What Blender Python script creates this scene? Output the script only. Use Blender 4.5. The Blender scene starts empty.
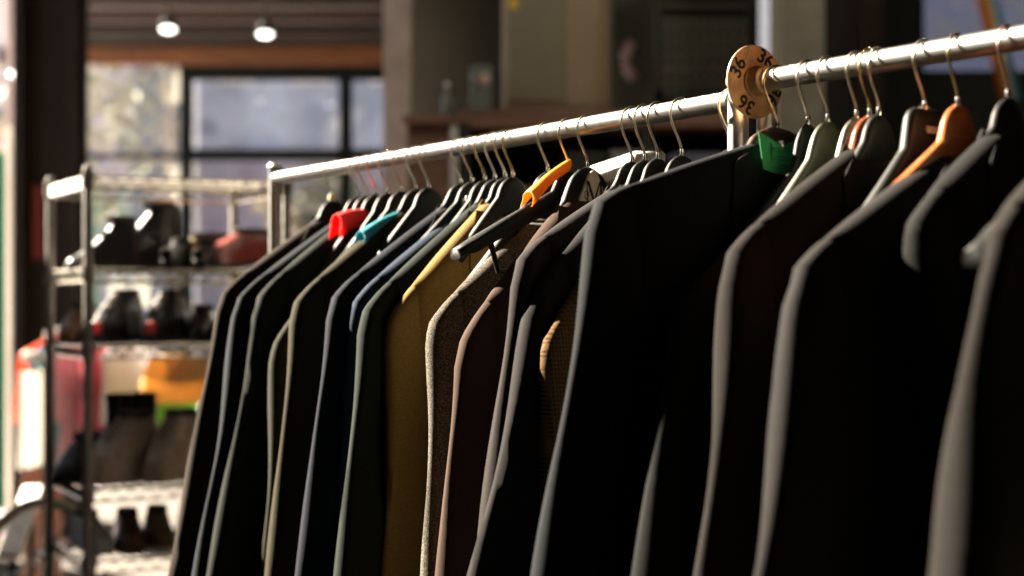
import bpy, math, random
from mathutils import Vector, Matrix, Quaternion
R = math.radians
rnd = random.Random(7)
C = bpy.context.scene.collection
F = 1600.0; EYE = 1.5; HZ = 296.0

# ------------------------------------------------------------------ helpers
def at(px, py, d):
    return Vector(((px - 512) * d / F, d, EYE + (HZ - py) * d / F))

class MB:
    def __init__(s): s.v = []; s.f = []
    def add(s, vs, fs):
        o = len(s.v); s.v += [tuple(p) for p in vs]; s.f += [tuple(i + o for i in f) for f in fs]
    def box(s, c, size, rot=None, bev=0.0):
        x, y, z = (k / 2 for k in size)
        if bev <= 0:
            vs = [Vector((i * x, j * y, k * z)) for i in (-1, 1) for j in (-1, 1) for k in (-1, 1)]
            fs = [(0, 1, 3, 2), (4, 6, 7, 5), (0, 4, 5, 1), (2, 3, 7, 6), (0, 2, 6, 4), (1, 5, 7, 3)]
        else:
            b = min(bev, x * .49, y * .49, z * .49); vs = []; fs = []; idx = {}
            def vid(p):
                k = tuple(round(q, 7) for q in p)
                if k not in idx: idx[k] = len(vs); vs.append(Vector(p))
                return idx[k]
            h = (x, y, z)
            for ax in range(3):
                a, b2 = (ax + 1) % 3, (ax + 2) % 3
                for sg in (-1, 1):
                    q = []
                    for (i, j) in ((-1, -1), (1, -1), (1, 1), (-1, 1)):
                        p = [0, 0, 0]; p[ax] = sg * h[ax]; p[a] = i * (h[a] - b); p[b2] = j * (h[b2] - b); q.append(vid(p))
                    fs.append(tuple(q if sg > 0 else q[::-1]))
            for ax in range(3):
                a, b2 = (ax + 1) % 3, (ax + 2) % 3
                for i in (-1, 1):
                    for j in (-1, 1):
                        q = []
                        for (m, n) in ((-1, 0), (1, 0), (1, 1), (-1, 1)):
                            p = [0, 0, 0]; p[ax] = m * (h[ax] - b)
                            p[a] = i * (h[a] if n == 0 else h[a] - b); p[b2] = j * (h[b2] - b if n == 0 else h[b2]); q.append(vid(p))
                        fs.append(tuple(q))
            for i in (-1, 1):
                for j in (-1, 1):
                    for k in (-1, 1):
                        fs.append((vid((i * h[0], j * (h[1] - b), k * (h[2] - b))), vid((i * (h[0] - b), j * h[1], k * (h[2] - b))), vid((i * (h[0] - b), j * (h[1] - b), k * h[2]))))
        c = Vector(c)
        s.add([(rot @ p if rot else p) + c for p in vs], fs)
        return s
    def loft(s, rings, cap=True, closed=True):
        n = len(rings[0]); vs = [p for r in rings for p in r]; fs = []
        for i in range(len(rings) - 1):
            for j in range(n if closed else n - 1):
                k = (j + 1) % n
                fs.append((i * n + j, i * n + k, (i + 1) * n + k, (i + 1) * n + j))
        if cap and closed:
            fs.append(tuple(range(n))[::-1]); fs.append(tuple((len(rings) - 1) * n + j for j in range(n)))
        s.add(vs, fs); return s
    def tube(s, pts, r, n=8, cap=True):
        pts = [Vector(p) for p in pts]; rings = []
        t0 = (pts[1] - pts[0]).normalized()
        nrm = t0.orthogonal().normalized()
        for i, p in enumerate(pts):
            t = (pts[min(i + 1, len(pts) - 1)] - pts[max(i - 1, 0)]).normalized()
            nrm = (nrm - t * nrm.dot(t)).normalized(); b = t.cross(nrm)
            rr = r[i] if isinstance(r, (list, tuple)) else r
            rings.append([p + (nrm * math.cos(a) + b * math.sin(a)) * rr for a in (2 * math.pi * k / n for k in range(n))])
        return s.loft(rings, cap)
    def lathe(s, prof, n=24, c=(0, 0, 0), rot=None):
        c = Vector(c); rings = []
        for (r, z) in prof:
            rings.append([(rot @ Vector((r * math.cos(a), r * math.sin(a), z)) if rot else Vector((r * math.cos(a), r * math.sin(a), z))) + c for a in (2 * math.pi * k / n for k in range(n))])
        return s.loft(rings, True)
    def prism(s, poly, y0, y1):       # poly in local xz, extruded along y
        a = [Vector((x, y0, z)) for x, z in poly]; b = [Vector((x, y1, z)) for x, z in poly]
        return s.loft([a, b], True)
    def build(s, name, mat, parent=None, smooth=True, angle=40):
        me = bpy.data.meshes.new(name); me.from_pydata(s.v, [], s.f)
        import bmesh
        bm = bmesh.new(); bm.from_mesh(me)
        bmesh.ops.remove_doubles(bm, verts=bm.verts, dist=1e-6)
        bmesh.ops.recalc_face_normals(bm, faces=bm.faces)
        bm.to_mesh(me); bm.free()
        if smooth:
            for p in me.polygons: p.use_smooth = True
            me.set_sharp_from_angle(angle=R(angle))
        me.materials.append(mat)
        o = bpy.data.objects.new(name, me); C.objects.link(o)
        if parent: o.parent = parent
        return o

def empty(name, loc, rz=0.0):
    o = bpy.data.objects.new(name, None); C.objects.link(o); o.location = loc; o.rotation_euler = (0, 0, rz)
    o.empty_display_size = .05
    return o
def tag(o, label, cat, group=None):
    o['label'] = label; o['category'] = cat
    if group: o['group'] = group
    return o
def struct(o): o['kind'] = 'structure'; return o
def plabel(o, t): o['label'] = t; return o

# ------------------------------------------------------------------ materials
def new_mat(name):
    m = bpy.data.materials.new(name); m.use_nodes = True
    return m, m.node_tree.nodes, m.node_tree.links, m.node_tree.nodes['Principled BSDF']
def plain(name, col, rough=.6, metal=0.0, noise=.12, scale=30, bump=0.0, coat=0.0, trans=0.0, spec=.5):
    m, N, L, b = new_mat(name)
    tc = N.new('ShaderNodeTexCoord'); n = N.new('ShaderNodeTexNoise'); n.inputs['Scale'].default_value = scale; n.inputs['Detail'].default_value = 4
    L.new(tc.outputs['Object'], n.inputs['Vector'])
    r = N.new('ShaderNodeValToRGB'); r.color_ramp.elements[0].position = .3; r.color_ramp.elements[1].position = .7
    r.color_ramp.elements[0].color = tuple(c * (1 - noise) for c in col) + (1,); r.color_ramp.elements[1].color = tuple(min(1, c * (1 + noise)) for c in col) + (1,)
    L.new(n.outputs['Fac'], r.inputs['Fac']); L.new(r.outputs['Color'], b.inputs['Base Color'])
    b.inputs['Roughness'].default_value = rough; b.inputs['Metallic'].default_value = metal; b.inputs['Coat Weight'].default_value = coat
    b.inputs['Specular IOR Level'].default_value = spec
    if bump:
        bp = N.new('ShaderNodeBump'); bp.inputs['Strength'].default_value = bump; bp.inputs['Distance'].default_value = .004
        L.new(n.outputs['Fac'], bp.inputs['Height']); L.new(bp.outputs['Normal'], b.inputs['Normal'])
    if trans:
        t = N.new('ShaderNodeBsdfTranslucent'); L.new(r.outputs['Color'], t.inputs['Color'])
        mx = N.new('ShaderNodeMixShader'); mx.inputs[0].default_value = trans
        L.new(b.outputs[0], mx.inputs[1]); L.new(t.outputs[0], mx.inputs[2]); L.new(mx.outputs[0], N['Material Output'].inputs['Surface'])
    return m
def fabric(name, c1, c2, scale=900, sheen=.35, contrast=.5, big=0.0, check=None):
    if max(c2) < .13: c1 = tuple(x * .5 for x in c1); c2 = tuple(x * .6 for x in c2)
    m, N, L, b = new_mat(name)
    tc = N.new('ShaderNodeTexCoord')
    n = N.new('ShaderNodeTexNoise'); n.inputs['Scale'].default_value = scale; n.inputs['Detail'].default_value = 3; n.inputs['Roughness'].default_value = .7
    L.new(tc.outputs['Object'], n.inputs['Vector'])
    r = N.new('ShaderNodeValToRGB'); r.color_ramp.elements[0].position = .5 - contrast * .3; r.color_ramp.elements[1].position = .5 + contrast * .3
    r.color_ramp.elements[0].color = tuple(c1) + (1,); r.color_ramp.elements[1].color = tuple(c2) + (1,)
    L.new(n.outputs['Fac'], r.inputs['Fac'])
    out = r.outputs['Color']
    if check:
        ws = []
        for ax in ('X', 'Z'):
            w = N.new('ShaderNodeTexWave'); w.bands_direction = ax; w.inputs['Scale'].default_value = check[0]; w.inputs['Distortion'].default_value = .4
            L.new(tc.outputs['Object'], w.inputs['Vector']); ws.append(w)
        ml = N.new('ShaderNodeMath'); ml.operation = 'MULTIPLY'; L.new(ws[0].outputs['Fac'], ml.inputs[0]); L.new(ws[1].outputs['Fac'], ml.inputs[1])
        mx = N.new('ShaderNodeMix'); mx.data_type = 'RGBA'; L.new(ml.outputs[0], mx.inputs[0]); L.new(out, mx.inputs[6]); mx.inputs[7].default_value = tuple(check[1]) + (1,)
        out = mx.outputs[2]
    L.new(out, b.inputs['Base Color'])
    b.inputs['Roughness'].default_value = .92; b.inputs['Specular IOR Level'].default_value = .08
    b.inputs['Sheen Weight'].default_value = sheen * .13; b.inputs['Sheen Roughness'].default_value = .45
    b.inputs['Sheen Tint'].default_value = tuple(min(1, .35 + x * 4) for x in c2) + (1,)
    bp = N.new('ShaderNodeBump'); bp.inputs['Strength'].default_value = .25; bp.inputs['Distance'].default_value = .001
    L.new(n.outputs['Fac'], bp.inputs['Height']); L.new(bp.outputs['Normal'], b.inputs['Normal'])
    return m
def wood(name, c1, c2, rough=.5, coat=0.0, scale=6, axis=0):
    m, N, L, b = new_mat(name)
    tc = N.new('ShaderNodeTexCoord'); mp = N.new('ShaderNodeMapping')
    sc = [scale * 6] * 3; sc[axis] = scale * .5; mp.inputs['Scale'].default_value = sc
    L.new(tc.outputs['Object'], mp.inputs['Vector'])
    n = N.new('ShaderNodeTexNoise'); n.inputs['Scale'].default_value = 1.6; n.inputs['Detail'].default_value = 6; n.inputs['Distortion'].default_value = .6
    L.new(mp.outputs[0], n.inputs['Vector'])
    r = N.new('ShaderNodeValToRGB'); r.color_ramp.elements[0].position = .35; r.color_ramp.elements[1].position = .68
    r.color_ramp.elements[0].color = tuple(c1) + (1,); r.color_ramp.elements[1].color = tuple(c2) + (1,)
    L.new(n.outputs['Fac'], r.inputs['Fac']); L.new(r.outputs[0], b.inputs['Base Color'])
    b.inputs['Roughness'].default_value = rough; b.inputs['Coat Weight'].default_value = coat
    return m
def emit(name, col, s):
    m, N, L, b = new_mat(name)
    b.inputs['Base Color'].default_value = tuple(col) + (1,); b.inputs['Emission Color'].default_value = tuple(col) + (1,); b.inputs['Emission Strength'].default_value = s
    return m
def glass(name):
    m, N, L, b = new_mat(name)
    t = N.new('ShaderNodeBsdfTransparent'); t.inputs['Color'].default_value = (.93, .95, .95, 1)
    g = N.new('ShaderNodeBsdfGlossy'); g.inputs['Roughness'].default_value = .02
    mx = N.new('ShaderNodeMixShader'); mx.inputs[0].default_value = .05
    L.new(t.outputs[0], mx.inputs[1]); L.new(g.outputs[0], mx.inputs[2]); L.new(mx.outputs[0], N['Material Output'].inputs['Surface'])
    return m
def mottled(name, cols, scale=1.0, rough=.9, vor=False):
    m, N, L, b = new_mat(name)
    tc = N.new('ShaderNodeTexCoord')
    n = N.new('ShaderNodeTexVoronoi' if vor else 'ShaderNodeTexNoise'); n.inputs['Scale'].default_value = scale
    L.new(tc.outputs['Object'], n.inputs['Vector'])
    r = N.new('ShaderNodeValToRGB'); cr = r.color_ramp
    k = len(cols); cr.elements[0].position = .2 if vor else .3; cr.elements[0].color = tuple(cols[0]) + (1,)
    cr.elements[1].position = .95 if vor else .7; cr.elements[1].color = tuple(cols[-1]) + (1,)
    for i in range(1, k - 1):
        e = cr.elements.new((.2 + .75 * i / (k - 1)) if vor else (.3 + .4 * i / (k - 1))); e.color = tuple(cols[i]) + (1,)
    if vor: L.new(n.outputs['Color'], r.inputs['Fac'])
    else: n.inputs['Detail'].default_value = 3; L.new(n.outputs['Fac'], r.inputs['Fac'])
    L.new(r.outputs[0], b.inputs['Base Color']); b.inputs['Roughness'].default_value = rough
    return m

M = {}
M['chrome'] = plain('chrome', (.78, .77, .74), .24, 1.0, .06, 40)
M['chrome_dull'] = plain('scuffed chrome', (.62, .60, .57), .34, 1.0, .18, 60)
M['rail'] = plain('rail chrome', (.50, .49, .46), .36, 1.0, .14, 60)
M['shelf_wire'] = plain('shelf wire', (.46, .43, .34), .24, 1.0, .15, 60)
M['post_chrome'] = plain('post chrome', (.66, .65, .61), .42, 1.0, .1, 60)
M['shelf_post'] = plain('shelf post', (.50, .47, .43), .38, 1.0, .15, 60)
M['wire'] = plain('hook wire', (.72, .66, .55), .28, 1.0, .1, 90)
M['brass'] = plain('brassy hook wire', (.80, .58, .30), .26, 1.0, .1, 90)
M['pinkwire'] = plain('copper hook wire', (.78, .48, .38), .3, 1.0, .1, 90)
M['black_plastic'] = plain('black plastic', (.010, .011, .010), .5, 0, .2, 60, spec=.14)
M['grey_plastic'] = plain('olive grey plastic', (.07, .075, .05), .4, 0, .2, 60)
M['clear_plastic'] = plain('pale plastic', (.55, .58, .5), .25, 0, .1, 60)
M['brown_plastic'] = plain('brown plastic', (.045, .022, .014), .35, 0, .2, 50)
M['orange_wood'] = wood('varnished orange wood', (.30, .075, .018), (.46, .15, .035), .28, .6, 14, 0)
M['red_wood'] = wood('varnished red wood', (.15, .035, .014), (.26, .07, .025), .25, .7, 14, 0)
M['cream'] = plain('cream plastic', (.72, .66, .46), .45, 0, .06, 30)
M['ink'] = plain('black ink', (.012, .012, .012), .6)
M['disc'] = plain('tan divider plastic', (.58, .36, .19), .38, 0, .25, 60, trans=.14)
M['red_tag'] = plain('red paper', (.85, .035, .03), .6, 0, .05, 50, trans=.3)
M['pink_tag'] = plain('pale pink paper', (.85, .42, .36), .6, 0, .05, 50, trans=.3)
M['teal_tag'] = plain('teal paper', (.02, .30, .38), .5, 0, .06, 50, trans=.25)
M['orange_tag'] = plain('amber paper', (.95, .40, .02), .55, 0, .06, 50, trans=.35)
M['green_tag'] = plain('green card', (.012, .27, .075), .6, 0, .06, 50, trans=.16)
M['green_ink'] = plain('dark green print', (.008, .10, .03), .7)
M['wall'] = plain('dark plaster', (.030, .026, .020), .9, 0, .3, 3, .2)
M['post_olive'] = plain('olive post', (.11, .11, .075), .85, 0, .2, 2, .1)
M['wall_olive'] = plain('olive wall boards', (.026, .025, .017), .85, 0, .2, 2, .1)
M['beam'] = wood('old brown beam', (.030, .018, .010), (.06, .035, .02), .8, 0, 3, 0)
M['lintel'] = wood('orange brown lintel', (.14, .055, .018), (.26, .105, .035), .75, 0, 3, 0)
M['beam_pale'] = wood('dusty beam', (.045, .037, .027), (.085, .068, .05), .85, 0, 3, 0)
M['steel_dark'] = plain('dark brown painted steel', (.014, .010, .006), .7, 0, .2, 5, spec=.2)
M['frame_dark'] = plain('dark green window frame', (.008, .011, .009), .75, 0, .2, 8, spec=.15)
M['pillar'] = plain('weathered pale timber', (.66, .56, .47), .85, 0, .15, 9, .3)
M['pillar_grey'] = plain('weathered grey timber', (.30, .27, .20), .85, 0, .2, 9, .3)
M['floor'] = mottled('worn concrete floor', [(.045, .040, .034), (.075, .062, .050), (.10, .085, .066)], 2.0, .75)
M['pavement'] = mottled('mauve pavement', [(.30, .24, .27), (.38, .31, .34), (.44, .37, .38)], .8, .85)
M['glass'] = glass('window glass')
M['facade_c'] = mottled('dim brick facade', [(.07, .08, .13), (.20, .18, .18), (.13, .15, .22), (.28, .24, .21)], 2.0, .9)
M['facade'] = mottled('mottled facade', [(.14, .15, .20), (.42, .43, .52), (.62, .55, .46), (.30, .36, .52), (.75, .72, .66)], 1.6, .9)
M['facade_b'] = mottled('blue grey facade', [(.20, .22, .26), (.56, .58, .64), (.34, .38, .44), (.88, .84, .76)], .9, .9)
M['mauve_wall'] = mottled('mauve shop fronts', [(.28, .23, .27), (.42, .36, .40), (.36, .34, .37), (.50, .45, .45)], 1.5, .9)
M['leaf'] = mottled('street foliage', [(.16, .17, .12), (.36, .34, .24), (.52, .47, .36)], 5, .8)
M['bark'] = plain('bark', (.10, .075, .05), .9, 0, .3, 20, .4)
M['shade'] = plain('black lamp enamel', (.004, .004, .004), .8, spec=.1)
M['lamp'] = emit('lamp glow', (1.0, 1.0, .92), 6)
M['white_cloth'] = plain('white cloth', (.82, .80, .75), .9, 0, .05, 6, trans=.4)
M['white_paint'] = plain('white painted board', (.80, .78, .72), .6, 0, .05, 6)
M['green_cloth'] = plain('green tarpaulin', (.005, .20, .10), .6, 0, .1, 6, trans=.12)
M['crate'] = wood('reddish brown boards', (.17, .085, .05), (.30, .16, .10), .7, 0, 4, 0)
M['cabinet_dark'] = plain('dark cabinet paint', (.035, .030, .022), .6, 0, .2, 5)
M['fridge'] = plain('olive tan enamel', (.34, .25, .15), .42, 0, .08, 3)
M['fridge_side'] = plain('dull olive enamel', (.22, .19, .115), .5, 0, .08, 3)
M['grey_box'] = plain('grey box', (.30, .26, .24), .7, 0, .08, 6)
M['blue_box'] = plain('slate blue box', (.16, .17, .22), .7, 0, .08, 6)
M['metal_box'] = plain('dull metal', (.22, .24, .20), .45, .6, .15, 12)
M['yellow'] = plain('yellow sticker', (.75, .50, .03), .6)
M['red_sign'] = plain('red panel', (.13, .010, .010), .7)
M['blush'] = plain('blush metal', (.55, .38, .32), .4, .3, .1, 30)
M['leather_black'] = plain('black leather', (.012, .012, .013), .34, 0, .25, 40, .1)
M['leather_brown'] = plain('brown leather', (.11, .045, .015), .4, 0, .25, 40, .1)
M['leather_red'] = plain('oxblood leather', (.20, .035, .025), .35, 0, .2, 40, .1)
M['suede_olive'] = plain('olive suede', (.12, .09, .035), .8, 0, .2, 40)
M['suede_grey'] = plain('taupe suede', (.46, .36, .28), .85, 0, .2, 60, .2)
M['sole_pale'] = plain('pale rubber', (.55, .50, .42), .7, 0, .1, 30)
M['sole_dark'] = plain('dark rubber', (.02, .019, .018), .7, 0, .1, 30)
M['lace'] = plain('grey lace', (.24, .20, .17), .8, 0, .1, 200)
M['lining'] = plain('dark lining', (.03, .022, .02), .9)
M['red_detail'] = plain('red badge', (.65, .05, .05), .5)
M['silver'] = plain('silver metal', (.8, .78, .7), .18, 1.0, .05, 50)
M['ochre_bag'] = plain('ochre canvas', (.78, .50, .17), .7, 0, .12, 12, .1, trans=.35)
M['button'] = plain('horn button', (.05, .035, .025), .35, 0, .2, 200)
for n_, c_ in (('sh_white', (.80, .80, .82)), ('sh_pink', (.82, .22, .28)), ('sh_rose', (.85, .50, .55)), ('sh_cyan', (.05, .55, .62)), ('sh_orange', (.85, .16, .03)), ('sh_green', (.16, .42, .06)), ('sh_blue', (.05, .12, .40))):
    M[n_] = plain(n_, c_, .85, 0, .08, 12, trans=.38)

# ------------------------------------------------------------------ clothes racks
AL = Vector((-.476, 3.214)); BL = Vector((.271, 1.918)); ZL = 1.735
AR = Vector((.2815, 1.908)); UR = (Vector((.487, 1.596)) - AR).normalized(); ZR = 1.754
UL = (BL - AL).normalized()
TH = {'L': math.atan2(UL.x, -UL.y), 'R': math.atan2(UR.x, -UR.y)}
RT = .0125
def rail_point(rk, px):
    A, U = (AL, UL) if rk == 'L' else (AR, UR)
    k = (px - 512) / F
    s = (k * A.y - A.x) / (U.x - k * U.y)
    p = A + U * s
    return Vector((p.x, p.y, ZL if rk == 'L' else ZR))

def build_rack(p0, p1, z, label, off=0.0):
    c = (p0 + p1) / 2; L_ = (p1 - p0).length
    root = empty('clothes_rack', (c.x, c.y, 0), math.atan2((p1 - p0).y, (p1 - p0).x))
    tag(root, label, 'clothes rack', 'chrome clothes racks')
    MB().tube([(-L_ / 2 + .01, 0, z), (0, 0, z), (L_ / 2 - .01, 0, z)], RT, 24).build('rail', M['rail'], root)
    for sx in (-1, 1):
        mb = MB(); x = sx * L_ / 2; zp = z if not off else z - .028
        mb.lathe([(.0125, .06), (.0125, zp + .018), (.0145, zp + .0185), (.0145, zp + .026), (.011, zp + .030), (.002, zp + .031)], 20, (x, off, 0))
        if off: mb.tube([(x + .02, 0, z), (x + .004, 0, z), (x, off * .5, z - .002), (x, off, z - .012)], .0105, 14)
        for k in range(3): mb.lathe([(.0125, 1.46 - .18 * k), (.0145, 1.461 - .18 * k), (.0145, 1.468 - .18 * k), (.0125, 1.469 - .18 * k)], 20, (x, off, 0))
        po = mb.build('post', M['post_chrome'], root)
        MB().box((x, 0, .05), (.04, .55, .03), bev=.006).build('foot_bar', M['chrome'], root)
        for sy in (-1, 1):
            w = MB(); w.lathe([(.004, -.010), (.017, -.010), (.018, 0), (.017, .010), (.004, .010)], 16, (x, sy * .24, .018), Matrix.Rotation(R(90), 3, 'Y'))
            w.build('caster', M['sole_dark'], root)
    MB().tube([(-L_ / 2, 0, .12), (L_ / 2, 0, .12)], .0125, 16).build('lower_rail', M['chrome'], root)
    return root
build_rack(AL, BL, ZL, 'chrome clothes rack whose far post stands in front of the wire shelving')
build_rack(AR, AR + UR * 1.15, ZR, 'chrome clothes rack carrying the tan size disc at its far end', off=.03)

# ------------------------------------------------------------------ hangers
def hook_path(zn, R_=.0215, wr=.0018):
    zc = RT + wr - R_
    pts = [Vector((0, 0, zn)), Vector((0.0005, 0, zn + .008)), Vector((.002, 0, zn + .013))]
    a0 = -62
    e = Vector((R_ * math.cos(R(a0)), 0, zc + R_ * math.sin(R(a0))))
    e2 = Vector((R_ * math.cos(R(-20)), 0, zc + R_ * math.sin(R(-20)) - .002))
    p = Vector((.0065, 0, zn + .021))
    pts += [p, p.lerp(e2, .45) + Vector((.0012, 0, 0))]
    for a in range(-20, 165, 9):
        pts.append(Vector((R_ * math.cos(R(a)), 0, zc + R_ * math.sin(R(a)))))
    # light smoothing of the lower bend
    for _ in range(1):
        for i in range(1, 6): pts[i] = (pts[i - 1] + pts[i] * 2 + pts[i + 1]) / 4
    return pts

def arm_z(x, zn, We, ze, hump, hw, pw=2):
    ax = abs(x)
    if ax < hw: return zn - hump * (1 - math.sqrt(max(0, 1 - .97 * (ax / hw) ** pw)))
    zs = zn - hump * (1 - math.sqrt(.03))
    return zs + (ze - zs) * min(1.2, (ax - hw) / (We - hw)) + .003 * math.sin(math.pi * min(1, (ax - hw) / (We - hw)))

def build_hanger(p, ang, kind, We, ze, label, zn=-.057, wire='wire', group='hangers on the clothes racks', bar=True):
    root = empty('clothes_hanger', p, ang); tag(root, label, 'hanger', group)
    hk = MB().tube(hook_path(zn), .00175, 8).build('hook', M[wire], root)
    MB().lathe([(.0020, -.006), (.0027, -.005), (.0027, .003), (.0020, .005)], 12, (0, 0, zn + .003)).build('ferrule', M['chrome'], hk)
    hump, hw, th, hh = {'contour': (.036, .030, .0052, .032), 'wood': (.046, .034, .0065, .036), 'pale': (.050, .034, .005, .03), 'badge': (.050, .042, .0068, .045), 'wide': (.030, .046, .006, .03), 'slim': (.062, .028, .0045, .03), 'square': (.050, .036, .0065, .04)}[kind]
    mat = {'contour': 'black_plastic', 'badge': 'black_plastic', 'pale': 'grey_plastic', 'wood': 'orange_wood', 'wide': 'brown_plastic', 'slim': 'black_plastic', 'square': 'black_plastic'}[kind]
    if kind == 'wood' and 'red' in label: mat = 'red_wood'
    rings = []
    N_ = 48
    for i in range(N_ + 1):
        u_ = -1 + 2 * i / N_; x = We * math.copysign(abs(u_) ** 1.6, u_)
        f = abs(x) / We
        zt = arm_z(x, zn, We, ze, hump, hw, 7 if kind == 'square' else 2)
        h = hh * (1 - .42 * f) + hump * .8 * math.exp(-(x / (hw * .9)) ** 4)
        t = th * (1 + (1.6 if kind in ('contour', 'badge') else .7) * f ** 2)
        if f > .93: t *= .75; h *= .8
        yo = -.028 * f ** 2
        ring = []
        for k in range(12):
            a = 2 * math.pi * k / 12
            cx_, sx_ = math.cos(a), math.sin(a)
            e = .55
            ring.append(Vector((x, yo + t * math.copysign(abs(cx_) ** e, cx_), zt - h / 2 + h / 2 * math.copysign(abs(sx_) ** e, sx_))))
        rings.append(ring)
    MB().loft(rings, True).build('hanger_body', M[mat], root, angle=60)
    if bar:
        zb = arm_z(We * .72, zn, We, ze, hump, hw) - .03
        MB().tube([(-We * .74, -.012, zb + .008), (-We * .68, -.01, zb - .03), (0, -.01, zb - .032), (We * .68, -.01, zb - .03), (We * .74, -.012, zb + .008)], .0042, 8).build('trouser_bar', M[mat], root)
    if kind == 'badge':
        b = MB(); poly = []
        for (cx_, cz_, r_, a0, a1) in ((0, zn - .015, .009, 30, 150), (-.028, zn - .060, .006, 150, 270), (.028, zn - .060, .006, 270, 390)):
            for k in range(7):
                a = R(a0 + (a1 - a0) * k / 6); poly.append((cx_ + r_ * math.cos(a), cz_ + r_ * math.sin(a)))
        b.prism(poly, .0072, .0115); bd = b.build('badge', M['cream'], root); plabel(bd, 'cream triangular badge with a dark letter M')
        l = MB(); y0, y1 = .0115, .0122
        def stroke(x0, z0, x1, z1, w): l.prism([(x0 - w, z0), (x0 + w, z0), (x1 + w, z1), (x1 - w, z1)], y0, y1)
        # seen from the viewer's side local x runs right to left
        stroke(.012, zn - .020, .001, zn - .046, .0021); stroke(-.012, zn - .020, -.001, zn - .046, .0012); stroke(.014, zn - .020, .012, zn - .058, .0007); stroke(-.014, zn - .020, -.0135, zn - .058, .0018)
        l.tube([(.020, .0118, zn - .038), (.016, .0118, zn - .034), (.010, .0118, zn - .040), (.015, .0118, zn - .046), (.019, .0118, zn - .042), (.008, .0118, zn - .034)], .0007, 5)
        l.build('monogram', M['ink'], bd)
    return root

# ------------------------------------------------------------------ jackets
def solve(p, ang, sx, sy, bx):
    c = (math.cos(ang), math.sin(ang))
    k = (sx - 512) / F
    W = (k * p.y - p.x) / (c[0] - k * c[1])
    zs = EYE + (HZ - sy) / F * (p.y + W * c[1]) - p.z
    kb = (bx - 512) / F
    Wb = (kb * p.y - p.x) / (c[0] - kb * c[1])
    zb = EYE + (HZ - 576) / F * (p.y + Wb * c[1]) - p.z
    return W, zs, (Wb - W) / max(.1, zs - zb)

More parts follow.
